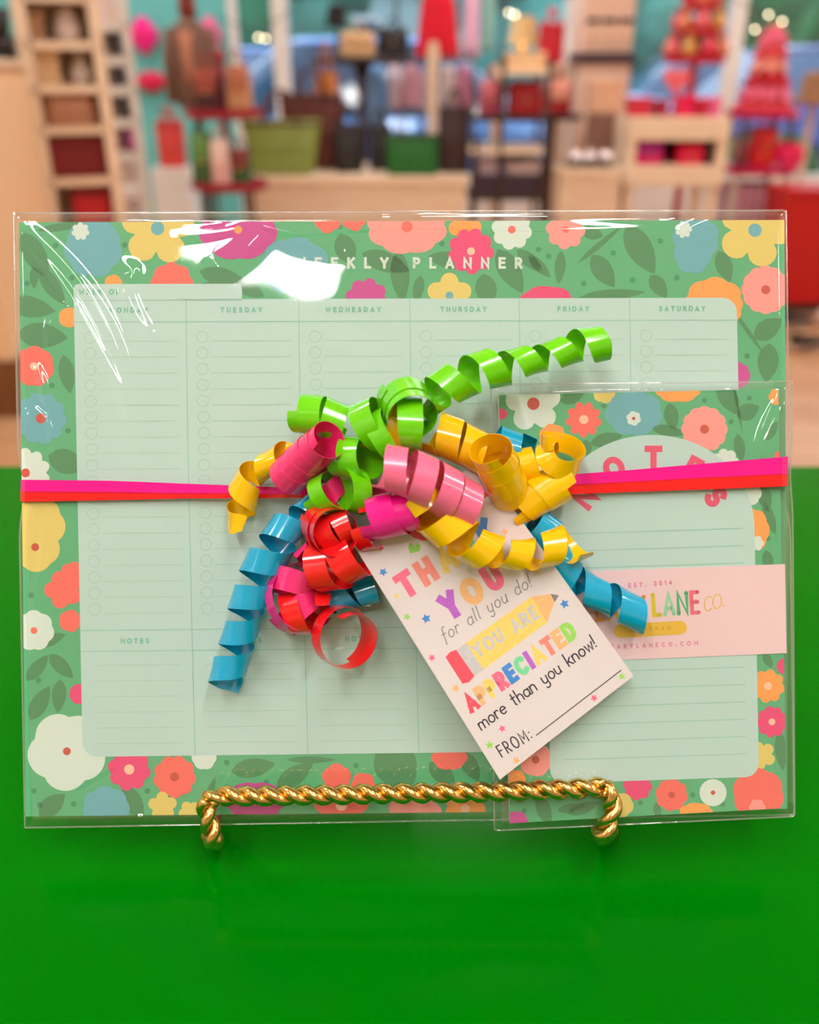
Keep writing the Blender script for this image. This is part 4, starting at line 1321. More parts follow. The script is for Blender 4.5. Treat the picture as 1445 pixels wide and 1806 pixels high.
# ---- things on the teal wall
def wallcushion(label, box, Y, c, kind, cc=None, rot=0):
    x, w, z, h = S(*box, Y)
    r = thing('wall_cushion', label, 'cushion', (x, Y, z))
    m = mat('plush %d %d %d' % c, c, .7, var=.06, sheen=.3)
    mb = MB()
    N = 36
    if kind == 'flower':
        out = [(w * .5 * (.82 + .18 * abs(math.cos(2.0 * a))) * math.cos(a), h / 2 + h * .5 * (.82 + .18 * abs(math.cos(2.0 * a))) * math.sin(a)) for a in [2 * PI * k / N for k in range(N)]]
    elif kind == 'lips':
        out = []
        for k in range(N):
            a = 2 * PI * k / N
            xx = math.cos(a); yy = math.sin(a)
            top = (1 - abs(xx) ** 1.6) * (1 - .22 * math.exp(-(xx / .18) ** 2))
            out.append((w * .5 * xx, h / 2 + h * .5 * (top if yy >= 0 else -(1 - abs(xx) ** 1.8))))
    else:
        out = [(w * .5 * math.copysign(abs(math.cos(a)) ** .5, math.cos(a)), h / 2 + h * .5 * math.copysign(abs(math.sin(a)) ** .5, math.sin(a))) for a in [2 * PI * k / N for k in range(N)]]
    vs, fs = [], []
    rings = [(1.0, 0), (1.0, -.03), (.85, -.06), (.5, -.08), (.05, -.085)]
    for f, d in rings:
        vs += [(x_ * f, d, h / 2 + (z_ - h / 2) * f) for x_, z_ in out]
    for i in range(len(rings) - 1):
        for k in range(N):
            l = (k + 1) % N
            fs.append((i * N + k, i * N + l, (i + 1) * N + l, (i + 1) * N + k))
    fs.append(tuple(range(N))[::-1]); fs.append(tuple((len(rings) - 1) * N + k for k in range(N)))
    mb.add(vs, fs).build('cushion_body', m, r, smooth=True)
    if cc:
        MB().ball((0, -.085, h / 2), w * .12, sq=(1, .4, 1)).build('button', mat('plush %d %d %d' % cc, cc, .6), r, smooth=True)
    return r
YT = RY1 - 0.02
wallcushion('hot pink flower cushion with red button on the teal wall', (228, 28, 280, 96), YT, (255, 16, 148), 'flower', (220, 0, 60))
wallcushion('crimson lips cushion on the teal wall', (236, 122, 300, 164), YT, (222, 6, 78), 'lips')
wallcushion('pink flower cushion on the teal wall behind the dress form', (350, 28, 392, 96), YT, (255, 110, 170), 'flower', (250, 60, 110))
tote('coral red bag on a white cube by the teal wall', (274, 214, 322, 296), 6.6, (212, 58, 50), (190, 40, 44), 1.1, rise=.3)
_x, _w, _z, _h = S(274, 214, 322, 296, 6.6)
wc = thing('white_cube', 'small white display cube under the coral red bag', 'display cube', (_x, 6.68, 0))
MB().box(-_w * .7, _w * .7, -.14, .14, 0.03, _z).build('body', M_white, wc, bevel=.005)
MB().box(-_w * .64, _w * .64, -.12, .12, 0, .03).build('plinth', mat('plinth grey', (120, 112, 110), .7), wc)  # plain grey base, a little narrower than the cube

# ---- dress form in a brown-grey cardigan
x, w_, z_, h_ = S(296, 30, 368, 190, 5.6)
df = thing('dress_form', 'dress form in a grey brown cardigan with wooden neck', 'mannequin', (x, 5.7, 0))
m = mat('cardigan knit', (128, 92, 78), .85, var=.15, scale=30)
hw = w_ / 2
MB().loft([(0, 0, z_, hw * .85, .12), (0, 0, z_ + h_ * .3, hw * .78, .11), (0, 0, z_ + h_ * .7, hw * .95, .13), (0, 0, z_ + h_ * .9, hw * .85, .1), (0, 0, z_ + h_, hw * .3, .06)], n=26).build('torso', m, df, smooth=True)
for s in (-1, 1):
    MB().tube([(s * hw * .78, 0, z_ + h_ * .88), (s * hw * 1.02, 0, z_ + h_ * .5), (s * hw * 1.08, -.02, z_ + h_ * .05)], [.055, .048, .038], n=12).build('sleeve', m, df, smooth=True)
MB().loft([(0, -.1, z_ + h_ * .3, hw * .2, .03), (0, -.11, z_ + h_ * .85, hw * .32, .03)], n=14).build('shirt_front', mat('apricot knit', (206, 134, 104), .85), df, smooth=True)
MB().lathe([(.045, z_ + h_), (.05, z_ + h_ + .05), (.04, z_ + h_ + .12), (.055, z_ + h_ + .15), (.03, z_ + h_ + .19)]).build('neck_cap', mat('mahogany', (136, 44, 28), .4), df, smooth=True)
MB().tube([(0, 0, .02), (0, 0, z_)], .018).build('pole', W_dark, df)
MB().lathe([(.18, 0), (.18, .02), (.03, .05)]).build('base', W_dark, df)

# ---- maroon two-tier stand with bags
Ym = 4.42
xm = G(388, 250, Ym).x
st = thing('tiered_stand', 'maroon two-tier round stand with slim legs', 'display stand', (xm, Ym + .15, 0))
zt1, zt2 = G(388, 196, Ym + .15).z, G(388, 322, Ym + .15).z
for z in (zt1, zt2):
    MB().lathe([(.17, z - .03), (.18, z - .02), (.18, z + .012), (.165, z + .012), (.165, z)]).build('tray', M_maroon, st)
MB().tube([(0, 0, zt2), (0, 0, G(388, 98, Ym).z)], .018).build('pole', M_maroon, st)
MB().ball((0, 0, G(388, 98, Ym).z), .03).build('finial', M_maroon, st, smooth=True)
for k in range(4):
    a = PI / 4 + k * PI / 2
    MB().tube([(.12 * math.cos(a), .12 * math.sin(a), zt2 - .02), (.17 * math.cos(a), .17 * math.sin(a), 0)], .012, n=8).build('leg', M_metal, st)
satchel('black and rust handbag on the upper tray of the maroon stand', (338, 118, 384, 195), Ym + .05, (70, 22, 26), (150, 60, 44), .1, zb=zt1)
satchel('tan handbag on the upper tray of the maroon stand', (396, 112, 440, 195), Ym + .06, (196, 140, 96), (170, 100, 66), .1, zb=zt1)
satchel('leaf green pouch on the lower tray of the maroon stand', (334, 232, 372, 321), Ym + .05, (60, 96, 48), (92, 140, 62), .1, zb=zt2)
satchel('white and pink pouch on the lower tray of the maroon stand', (370, 245, 404, 321), Ym + .03, (224, 176, 170), (232, 200, 190), .06, zb=zt2)
satchel('dark green pouch on the lower tray of the maroon stand', (402, 262, 440, 321), Ym + .06, (44, 92, 44), (120, 40, 36), .1, zb=zt2)

# ---- low cream platform with totes
Yp = 4.9
zp = G(620, 312, Yp).z
x0_, x1_ = G(436, 340, Yp).x, G(822, 340, Yp).x
pf = thing('display_platform', 'cream block platform carrying a row of tote bags', 'platform', ((x0_ + x1_) / 2, Yp, 0))
hw = (x1_ - x0_) / 2
MB().box(-hw, hw, 0, .75, .06, zp - .03).build('body', W_tan, pf)
MB().box(-hw - .012, hw + .012, -.012, .762, zp - .03, zp).build('top_board', W_cream, pf)
MB().box(-hw + .04, hw - .04, .04, .71, 0, .06).build('plinth', W_dark, pf)
tote('wide olive green tote with brown handles on the platform', (424, 212, 566, 306), Yp + .08, (126, 140, 62), (84, 34, 20), 1.3, .16, .55, zb=zp)
tote('chestnut brown tote behind the olive tote', (494, 165, 606, 306), Yp + .36, (92, 26, 10), (70, 20, 10), 1.1, .16, .35, zb=zp)
tote('black tote beside the dark table column', (588, 220, 640, 306), Yp + .2, (22, 14, 14), (40, 22, 20), 1.05, .14, .4, zb=zp)
tote('small black tote on the far side of the dark table column', (650, 222, 690, 306), Yp + .3, (20, 12, 12), (40, 22, 20), 1.05, .14, .4, zb=zp)
tote('emerald green tote with dark handles on the platform', (682, 238, 774, 310), Yp + .06, (0, 92, 12), (40, 30, 14), 1.0, .16, .55, zb=zp, rough=.6)
tote('dark brown tote at the end of the platform', (774, 190, 830, 306), Yp + .2, (56, 20, 12), (44, 16, 10), 1.02, .16, .3, zb=zp)
satchel('tall mustard bag standing behind the chestnut tote', (556, 122, 598, 306), Yp + .6, (206, 120, 16), (190, 104, 14), .1, zb=zp)

# ---- dark pedestal table with bags on it
Yt = 6.05
xt = G(638, 105, Yt).x
zt_ = G(638, 101, Yt).z
pt = thing('pedestal_table', 'dark round pedestal table behind the platform', 'table', (xt, Yt, 0))
rr_ = (G(728, 105, Yt).x - G(546, 105, Yt).x) / 2
MB().lathe([(rr_ * .96, zt_ - .035), (rr_, zt_ - .025), (rr_, zt_ - .006), (rr_ * .98, zt_)], n=40).build('table_top', W_dark, pt)
MB().lathe([(.05, .05), (.03, .2), (.03, zt_ - .12), (.06, zt_ - .035)]).build('column', W_dark, pt, smooth=True)
MB().lathe([(.24, 0), (.24, .02), (.06, .06)]).build('foot', W_dark, pt)
satchel('beige boxy handbag on the dark round table', (598, 54, 662, 100), Yt - .14, (224, 180, 130), (214, 168, 118), .14, zb=zt_)
satchel('black structured handbag on the dark round table', (664, 46, 722, 100), Yt - .1, (14, 10, 20), (22, 16, 26), .14, zb=zt_)
x, w_, z, h = S(566, 6, 622, 100, Yt + .02)
hs = thing('hat_stand', 'small stand with a black hat on the dark round table', 'hat stand', (x, Yt + .06, zt_))
MB().lathe([(.05, 0), (.05, .01), (.01, .02), (.01, h * .6)]).build('stand', M_metal, hs)
MB().lathe([(w_ * .5, h * .58), (w_ * .5, h * .6), (w_ * .32, h * .64), (w_ * .3, h * .9), (w_ * .2, h)]).build('hat', mat('black felt', (22, 14, 16), .9), hs, smooth=True)

# ---- clothes rack
Yk = 6.75
xk0, xk1 = G(700, 100, Yk).x, G(884, 100, Yk).x
zr = 1.78
ck = thing('clothes_rack', 'bronze clothes rail with a row of hanging garments', 'clothes rack', ((xk0 + xk1) / 2, Yk, 0))
hw = (xk1 - xk0) / 2
MB().tube([(-hw, 0, zr), (hw, 0, zr)], .012).build('rail', M_metal, ck)
for s in (-1, 1):
    MB().tube([(s * hw, 0, .03), (s * hw, 0, zr)], .012).build('upright', M_metal, ck)
    MB().box(s * hw - .02, s * hw + .02, -.22, .22, 0, .03).build('foot', M_metal, ck)
def garment(label, box, Y, c, flare, folds=7, dep=.05, name='dress', c2=None, cat='dress', ztop=None):
    x, w, z, h = S(*box, Y)
    if ztop: h = ztop - z
    r = thing(name, label, cat, (x, Y, z))
    m = mat('cloth %d %d %d' % c, c, .8, var=.25 if c2 else .08, scale=30 if c2 else 10)
    mb = MB()
    N, M = 48, 8
    vs = []
    for i in range(M + 1):
        t = i / M
        ww = w / 2 * (1 - t * (1 - 1 / flare)) if t < .8 else w / 2 / flare * (1 - (t - .8) * 2.4)
        for k in range(N):
            a = 2 * PI * k / N
            f = 1 + .16 * (1 - t) * math.cos(folds * a + 1)
            vs.append((ww * math.cos(a) * (1 + .03 * math.cos(folds * a)), dep * f * math.sin(a), h * t))
    fs = [(i * N + k, i * N + (k + 1) % N, (i + 1) * N + (k + 1) % N, (i + 1) * N + k) for i in range(M) for k in range(N)]
    fs.append(tuple(range(N))[::-1]); fs.append(tuple(M * N + k for k in range(N)))
    mb.add(vs, fs).build('fabric', m, r, smooth=True)
    MB().tube([(-w * .2, 0, h - .01), (0, 0, h + .03), (w * .2, 0, h - .01)], .006, n=6).tube([(0, 0, h + .03), (0, 0, h + .07), (.015, 0, h + .085)], .003, n=6).build('hanger', M_metal, r)
    return r
garment('long bright red dress hanging on the clothes rail', (731, 0, 812, 106), Yk - .02, (224, 4, 40), 1.6, ztop=1.7)
garment('pale pink blouse hanging beside the red dress', (816, 0, 848, 100), Yk + .02, (240, 190, 216), 1.2, ztop=1.7, name='blouse', cat='blouse')
garment('mint blouse at the end of the clothes rail', (852, 0, 874, 90), Yk + .05, (150, 200, 182), 1.2, ztop=1.7, name='blouse', cat='blouse')
# skirts rail below
z2 = G(760, 104, Yk - .3).z
sk = thing('skirt_rail', 'low bronze rail with patterned skirts in front of the red dress', 'clothes rack', (G(739, 150, Yk - .3).x, Yk - .3, 0))
hw = (G(838, 104, Yk - .3).x - G(640, 104, Yk - .3).x) / 2
MB().tube([(-hw, 0, z2), (hw, 0, z2)], .01).build('rail', M_metal, sk)
for s in (-1, 1):
    MB().tube([(s * hw, 0, 0), (s * hw, 0, z2)], .01).build('upright', M_metal, sk)
for k, (b, c, lab) in enumerate([((704, 116, 746, 190), (206, 150, 168), 'pink floral skirt on the low rail'), ((742, 116, 770, 196), (196, 176, 196), 'lilac patterned skirt on the low rail'), ((776, 116, 806, 186), (214, 196, 196), 'cream patterned skirt on the low rail'), ((802, 116, 834, 192), (190, 120, 150), 'rose patterned skirt on the low rail')]):
    garment(lab, b, Yk - .3, c, 1.3, 6, .04, 'skirt', True, 'skirt', ztop=z2 - .03)
x, w_, z, h = S(759, 68, 778, 230, 5.0)
pd = thing('wooden_paddle', 'pale wooden post rising behind the green tote', 'post', (x, 5.55, zp))
MB().loft([(0, 0, 0, .028, .012), (0, 0, (z + h - zp) * .6, .03, .012), (0, 0, (z + h - zp) * .9, .034, .014), (0, 0, z + h - zp, .022, .012)], exp=4, n=16).build('shaft', W_tan, pd)
MB().box(-.06, .06, -.05, .05, 0, .02).build('base', W_tan, pd)
# light garments by the platform's far edge
garment('pale blue scarf hanging on the low rail', (648, 118, 684, 222), Yk - .3, (120, 168, 226), 1.0, 5, .03, 'scarf', None, 'scarf', z2 - .03)
garment('white scarf hanging beside the pale blue one', (686, 134, 704, 192), Yk - .3, (226, 206, 224), .8, 5, .03, 'scarf', None, 'scarf', z2 - .03)

# ---- bronze tiered trolley with bags
Yq = 4.9
xq0, xq1 = G(832, 200, Yq).x, G(968, 200, Yq).x
tr = thing('display_trolley', 'bronze trolley with cream and dark shelves beside the platform', 'trolley', ((xq0 + xq1) / 2, Yq + .2, 0))
hw = (xq1 - xq0) / 2
for px in (842, 886, 966):
    xx = G(px, 200, Yq).x - (xq0 + xq1) / 2
    MB().tube([(xx, -.19, 0), (xx, -.19, 1.25 if px > 850 else G(842, 240, Yq).z)], .014, n=8).build('post', M_metal, tr)
MB().tube([(hw, .19, 0), (hw, .19, 1.25)], .014, n=8).build('post', M_metal, tr)
qz = {}
for nm, py, m in (('top', 122, W_cream), ('mid', 205, W_dark), ('low', 262, W_cream), ('base', 345, W_dark)):
    z = G(900, py, Yq).z
    qz[nm] = z
    MB().box(-hw if nm != 'top' else -hw * .4, hw, -.2, .2, z - .025, z).build('shelf_board', m, tr)
MB().box(-hw + .01, hw - .01, -.18, -.16, qz['base'], qz['base'] + .1).build('drawer_front', mat('aubergine', (56, 34, 52), .5), tr)
satchel('crimson handbag on the dark shelf of the bronze trolley', (898, 142, 960, 204), Yq + .05, (166, 0, 18), (156, 0, 16), .14, zb=qz['mid'])
satchel('dusty rose clutch on the dark shelf of the bronze trolley', (846, 140, 884, 204), Yq + .1, (170, 66, 90), (196, 90, 106), .1, zb=qz['mid'])
crate('cream gift box on top of the bronze trolley', (898, 92, 962, 121), Yq + .06, (242, 202, 154), .2, zb=qz['top'])
crate('white gift box on the lowest shelf of the bronze trolley', (896, 288, 950, 344), Yq + .08, (226, 196, 190), .2, zb=qz['base'])
crate('pale lilac box on the lowest shelf of the bronze trolley', (850, 280, 884, 344), Yq + .08, (220, 196, 204), .2, zb=qz['base'])
# round side table with red bag
xs_ = G(986, 200, 5.55).x
zs = G(986, 204, 5.55).z
sd = thing('side_table', 'dark round side table beside the bronze trolley', 'table', (xs_, 5.78, 0))
MB().lathe([(.17, zs - .03), (.175, zs - .02), (.175, zs)]).build('table_top', W_dark, sd)
MB().tube([(0, 0, .03), (0, 0, zs - .03)], .02).build('column', M_metal, sd)
MB().lathe([(.14, 0), (.14, .02), (.03, .04)]).build('foot', M_metal, sd)
satchel('red handbag with pale front on the round side table', (960, 140, 1010, 203), 5.7, (176, 12, 28), (230, 150, 130), .12, zb=zs)
# lamp and red gift bag on the tall table behind
Yl = 6.2
xl = G(940, 110, Yl).x
zl = G(940, 112, Yl).z
ct = thing('console_table', 'tan console table with a lamp and a red gift bag', 'table', (xl, Yl + .15, 0))
cw = (G(1006, 112, Yl).x - G(872, 112, Yl).x) / 2
MB().box(-cw, cw, -.18, .18, zl - .035, zl).build('table_top', W_tan, ct)
for sx in (-1, 1):
    for sy in (-1, 1):
        MB().box(sx * (cw - .03) - .02, sx * (cw - .03) + .02, sy * .14 - .02, sy * .14 + .02, 0, zl - .035).build('leg', W_tan, ct)
x, w_, z, h = S(896, 26, 950, 111, Yl + .1)
lp = thing('table_lamp', 'gold table lamp with a cream shade on the console table', 'lamp', (x, Yl + .1, zl))
MB().lathe([(.06, 0), (.06, .015), (.02, .03), (.035, h * .2), (.015, h * .42)]).build('base', mat('brass', (214, 170, 80), .3, 1.0), lp, smooth=True)
MB().loft([(0, 0, h * .4, w_ * .5, w_ * .5), (0, 0, h * .98, w_ * .36, w_ * .36)], c0=False, c1=False).build('shade', mat('cream linen', (238, 200, 140), .8), lp, smooth=True)
MB().ball((0, 0, h * .55), .025).build('bulb', emit('warm bulb', (1, .8, .5), 14), lp, smooth=True)
tote('narrow red gift bag on the console table', (952, 40, 996, 111), Yl + .05, (206, 0, 36), (226, 20, 60), 1.0, .1, .4, zb=zl, name='gift_bag')

# ---- string of bulbs hanging at the window
cd_ = thing('string_lights', 'string of small warm bulbs, two added as glints, along the shop window', 'string lights', (0, RY1 - .1, 1.7))
pts = [G(px, py, RY1 - .1) for px, py in [(380, 30), (460, 50), (560, -10), (700, -30), (800, -20), (905, 20), (1010, -10), (1150, -20), (1275, -10), (1356, 26), (1440, -10)]]
off = Vector((0, RY1 - .1, 1.7))
MB().tube([p - off for p in catmull(pts, 8)], .004, n=5).build('wire', M_metal, cd_)
for px, py in [(456, 66), (468, 68), (898, 22), (908, 26), (1332, 52), (1356, 26), (1380, 38)]:  # first two bulbs stand in for a bright glint at the window
    p = G(px, py, RY1 - .12) - off
    MB().ball(p, .009).build('bulb', emit('warm bulb', (1, .8, .5), 14), cd_, smooth=True)
    MB().tube([p + Vector((0, 0, .01)), p + Vector((0, 0.01, .14))], .003, n=5).build('bulb_cord', M_metal, cd_)

# ---- white hutch
Yh = 6.0
x, w_, z, h = S(1034, -60, 1122, 100, Yh)
hu = thing('white_hutch', 'tall white hutch with small drawers and a dark ledge', 'cabinet', (x, Yh + .2, 0))
mh = mat('warm white lacquer', (244, 208, 184), .5)
MB().box(-w_ / 2, w_ / 2, -.18, .2, z + .02, z + h).build('upper_body', mh, hu)
MB().box(-w_ / 2, w_ / 2, -.2, .2, 0, z - .03).build('lower_body', mh, hu)
MB().box(-w_ / 2 - .02, w_ / 2 + .02, -.24, .2, z - .03, z + .02).build('ledge', mat('ink blue paint', (46, 24, 48), .5), hu)
for k in range(3):
    xx = -w_ / 2 + w_ * (k + .5) / 3
    d = MB().box(xx - w_ * .14, xx + w_ * .14, -.195, -.18, z + .05, G(1080, 52, Yh).z).build('drawer', mh, hu)
    MB().ball((xx, -.2, (z + .05 + G(1080, 52, Yh).z) / 2), .012).build('knob', mat('brass', (214, 170, 80), .3, 1.0), d, smooth=True)
    MB().box(xx - w_ * .13, xx + w_ * .13, -.2, -.18, G(1080, 40, Yh).z, G(1080, 32, Yh).z).build('slot', W_dark, hu)
crate('beige gift box in front of the white hutch', (1046, 142, 1096, 200), 5.45, (236, 186, 150), .2, zb=None)
bxr = S(1046, 142, 1096, 200, 5.45)
ped = thing('pedestal', 'brown cloth covered pedestal under the beige gift box', 'pedestal', (G(1074, 260, 5.45).x, 5.5, 0))
MB().loft([(0, 0, 0, .15, .13), (0, 0, bxr[2] * .5, .135, .12), (0, 0, bxr[2] - .02, .12, .115), (0, 0, bxr[2], .12, .115)], exp=3, n=36).build('cloth', mat('brown linen', (146, 106, 92), .9, var=.12, scale=20), ped, smooth=True)
MB().loft([(0, 0, bxr[2], .122, .117), (0, 0, bxr[2] + .0005, .122, .117)], exp=3, n=36).build('top', mat('brown linen', (146, 106, 92), .9), ped)
# tan basket with sparkling glass ornaments in front
x, w_, z, h = S(990, 296, 1092, 372, 4.6)
bs = thing('woven_basket', 'tan box basket holding clear glass ornaments', 'basket', (x, 4.72, 0))
MB().box(-w_ / 2, w_ / 2, -.12, .12, 0, z + h).build('body', W_tan, bs, bevel=.006)
MB().box(-w_ / 2 - .01, w_ / 2 + .01, -.13, .13, z + h - .03, z + h).build('rim', W_cream, bs, bevel=.004)
M_gl = mat('clear ornament', (250, 236, 240), .05, 0.6)
for px, py in [(1020, 284), (1046, 272), (1072, 290)]:
    p = G(px, py, 4.66)
    o = thing('glass_ornament', 'shiny clear ornament ball in the tan box basket', 'ornament', (p.x, 4.72, z + h), 0, 'ornaments in the basket')
    MB().ball((0, 0, .035), .035).build('ball', M_gl, o, smooth=True)
    MB().lathe([(.01, .066), (.01, .08)], n=12).build('cap', mat('brass', (214, 170, 80), .3, 1.0), o)

# ---- cream shelf with pink bags
Yb = 5.0
x, w_, z, h = S(1106, 205, 1284, 330, Yb)
cs = thing('cream_bench', 'cream open bench shelf with pink bags inside', 'shelf', (x, Yb + .18, 0))
ztb = G(1190, 207, Yb).z
zbb = G(1190, 292, Yb).z
MB().box(-w_ / 2, w_ / 2, -.18, .18, ztb - .11, ztb).build('top_board', W_cream, cs, bevel=.006)
MB().box(-w_ / 2, w_ / 2, -.18, .18, zbb - .1, zbb).build('bottom_board', W_cream, cs, bevel=.006)
MB().box(-w_ / 2, w_ / 2, .16, .18, zbb, ztb - .1).build('back_panel', mat('plum panel', (110, 60, 90), .7), cs)
for sx in (-1, 1):
    MB().box(sx * w_ / 2 - (.05 if sx > 0 else 0), sx * w_ / 2 + (0 if sx > 0 else .05), -.17, .17, zbb, ztb - .11).build('side_panel', W_cream, cs)
    for sy in (-1, 1):
        MB().box(sx * (w_ / 2 - .04) - .022, sx * (w_ / 2 - .04) + .022, sy * .14 - .02, sy * .14 + .02, 0, zbb - .1).build('leg', W_cream, cs)
satchel('magenta handbag inside the cream bench', (1122, 248, 1174, 291), Yb + .04, (226, 0, 110), (170, 10, 130), .12, zb=zbb)
satchel('hot red pink handbag inside the cream bench', (1196, 254, 1246, 291), Yb + .04, (232, 0, 70), (220, 0, 60), .12, zb=zbb)
vase('dark bottle inside the cream bench', (1246, 244, 1262, 291), Yb + .06, (40, 26, 34), name='bottle', prof=((.5, 0), (.5, .6), (.2, .75), (.2, 1)), zb=zbb, cat='bottle')
for b, c, lab in [((1112, 172, 1150, 206), (214, 40, 70), 'red ribboned box on the cream bench'), ((1160, 176, 1180, 206), (170, 20, 60), 'small plum box on the cream bench'), ((1200, 168, 1226, 206), (236, 0, 84), 'hot pink box on the cream bench'), ((1230, 174, 1248, 206), (206, 20, 60), 'crimson box on the cream bench'), ((1252, 172, 1272, 206), (240, 100, 150), 'rose pink box on the cream bench')]:
    crate(lab, b, Yb + .08, c, .12, zb=ztb)
# heart ornament on a stand
x, w_, z, h = S(1172, 116, 1218, 206, Yb + .22)
ho = thing('heart_ornament', 'shiny pink heart on a slim stand on the cream bench', 'ornament', (x, Yb + .26, ztb))
hp = []
for k in range(30):
    a = 2 * PI * k / 30
    hp.append((w_ * .5 * (math.sin(a) ** 3), (z + h - ztb) * .72 + w_ * .5 * ((13 * math.cos(a) - 5 * math.cos(2 * a) - 2 * math.cos(3 * a) - math.cos(4 * a)) / 15)))
MB().prismxz(hp, -.02, .02).build('heart', mat('pink foil', (255, 120, 130), .25, .2), ho, bevel=.006)
MB().tube([(0, 0, .01), (0, 0, (z + h - ztb) * .5)], .006).build('stem', M_cherry, ho)
MB().lathe([(.04, 0), (.04, .01)]).build('base', M_cherry, ho)

# ---- red tiered tower by the window
Yw = 5.9
xw = G(1232, 60, Yw).x
zb_ = G(1232, 104, Yw).z
tw = thing('tiered_tower', 'red three-tier round tower stand with gold and pink sweets', 'display stand', (xw, Yw, 0))
rws = [(1180, 1286, 102), (1198, 1276, 56), (1212, 1276, 10)]
zz = []
for a, b, py in rws:
    z = G(1232, py, Yw).z; zz.append(z)
    rad = (G(b, py, Yw).x - G(a, py, Yw).x) / 2
    MB().lathe([(rad * .9, z - .03), (rad, z - .03), (rad, z + .025), (rad * .95, z + .025), (rad * .95, z)], n=32).build('tray', M_cherry, tw)
MB().tube([(0, 0, .03), (0, 0, zz[2] + .2)], .025).build('column', M_cherry, tw)
MB().lathe([(.22, 0), (.22, .025), (.05, .06)]).build('foot', M_cherry, tw)
cols_ = [(236, 150, 110), (240, 110, 120), (226, 170, 90), (232, 60, 90)]
for t, (rad, n) in enumerate([(.15, 9), (.115, 7), (.08, 5)]):
    for k in range(n):
        a = 2 * PI * k / n + t
        c = cols_[(k + t) % 4]
        nm = ['peach', 'rose', 'gold', 'crimson'][(k + t) % 4]
        o = thing('wrapped_sweet', '%s wrapped sweet on the %s tray of the red tower' % (nm, ['bottom', 'middle', 'top'][t]), 'sweet', (xw + rad * math.cos(a), Yw + rad * math.sin(a), zz[t]), 0, 'sweets on the red tower')
        MB().ball((0, 0, .045), .045, n=10, m=7).build('wrapper', mat('foil %d %d %d' % c, c, .3, .2), o, smooth=True)
        MB().lathe([(.012, .085), (.03, .12)], n=10).build('twist', mat('foil %d %d %d' % c, c, .3, .2), o)

# ---- pink cone tree on a magenta table
Yz = 5.3
xz = G(1360, 250, Yz).x
ztz, zlz = G(1360, 196, Yz).z, G(1360, 296, Yz).z
mt = thing('magenta_table', 'magenta two-level round table with dark legs', 'table', (xz, Yz + .2, 0))
M_magt = mat('magenta lacquer', (196, 10, 80), .4)
for z, rad in ((ztz, .2), (zlz, .24)):
    MB().lathe([(rad * .96, z - .04), (rad, z - .03), (rad, z)], n=36).build('table_top', M_magt, mt)
for k in range(4):
    a = PI / 4 + k * PI / 2
    MB().tube([(.17 * math.cos(a), .17 * math.sin(a), ztz - .03), (.2 * math.cos(a), .2 * math.sin(a), zlz)], .014, n=8).build('upper_leg', W_dark, mt)
    MB().tube([(.2 * math.cos(a), .2 * math.sin(a), zlz - .03), (.2 * math.cos(a), .2 * math.sin(a), 0)], .018, n=8).build('leg', M_white, mt)
x, w_, z, h = S(1312, 52, 1410, 194, Yz + .2)
tr2 = thing('cone_tree', 'pink and red ruffled cone tree on the magenta table', 'tree ornament', (xz, Yz + .2, ztz))
tc_ = [(226, 70, 80), (246, 110, 140), (200, 20, 40), (250, 150, 130)]
for k in range(6):
    t = k / 6
    rad = w_ * .5 * (1 - t * .62)
    n = 40
    mb = MB(); vs = []
    hh = h * 1.0
    for i in range(n):
        a = 2 * PI * i / n
        vs.append((rad * (1 + .08 * math.cos(9 * a + k)) * math.cos(a), rad * (1 + .08 * math.cos(9 * a + k)) * math.sin(a), hh * t + .02 * math.cos(9 * a)))
    for i in range(n):
        a = 2 * PI * i / n
        vs.append((rad * .5 * math.cos(a), rad * .5 * math.sin(a), hh * (t + .2)))
    fs = [(i, (i + 1) % n, n + (i + 1) % n, n + i) for i in range(n)] + [tuple(range(n))[::-1], tuple(range(n, 2 * n))]
    mb.add(vs, fs).build('ruffle', mat('felt %d %d %d' % tc_[k % 4], tc_[k % 4], .8, var=.15), tr2)
MB().ball((0, 0, h * 1.0), .03).build('topper', mat('brass', (214, 170, 80), .3, 1.0), tr2, smooth=True)
satchel('orange red handbag on the lower level of the magenta table', (1330, 222, 1376, 295), Yz + .06, (206, 24, 20), (190, 20, 16), .14, zb=zlz)
vase('dusky pink bottle on the lower level of the magenta table', (1300, 226, 1322, 295), Yz + .1, (206, 110, 120), name='bottle', prof=((.5, 0), (.5, .55), (.2, .75), (.22, 1)), zb=zlz, cat='bottle')
def rosette(label, box, Y, c, zb):
    x, w, z, h = S(*box, Y)
    r = thing('paper_rosette', label, 'ornament', (x, Y + .03, zb))
    n = 60
    vs = [(0, -.01, w / 2)]
    for i in range(n):
        a = 2 * PI * i / n
        vs.append((w / 2 * math.cos(a), -.012 * (i % 2), w / 2 + w / 2 * math.sin(a)))
    vs2 = [(p[0], p[1] + .014, p[2]) for p in vs]
    fs = [(0, 1 + i, 1 + (i + 1) % n) for i in range(n)] + [(n + 1, n + 2 + (i + 1) % n, n + 2 + i) for i in range(n)] + [(1 + i, n + 2 + i, n + 2 + (i + 1) % n, 1 + (i + 1) % n) for i in range(n)]
    MB().add(vs + vs2, fs).build('pleats', mat('paper %d %d %d' % c, c, .7), r)
    MB().ball((0, -.012, w / 2), w * .1, sq=(1, .4, 1)).build('button', M_magt, r, smooth=True)
rosette('hot pink pleated rosette on the lower level of the magenta table', (1374, 214, 1418, 262), Yz + .05, (255, 40, 120), zlz)
rosette('large rose pink rosette leaning by the magenta table', (1384, 240, 1424, 290), Yz + .0, (250, 70, 130), zlz)
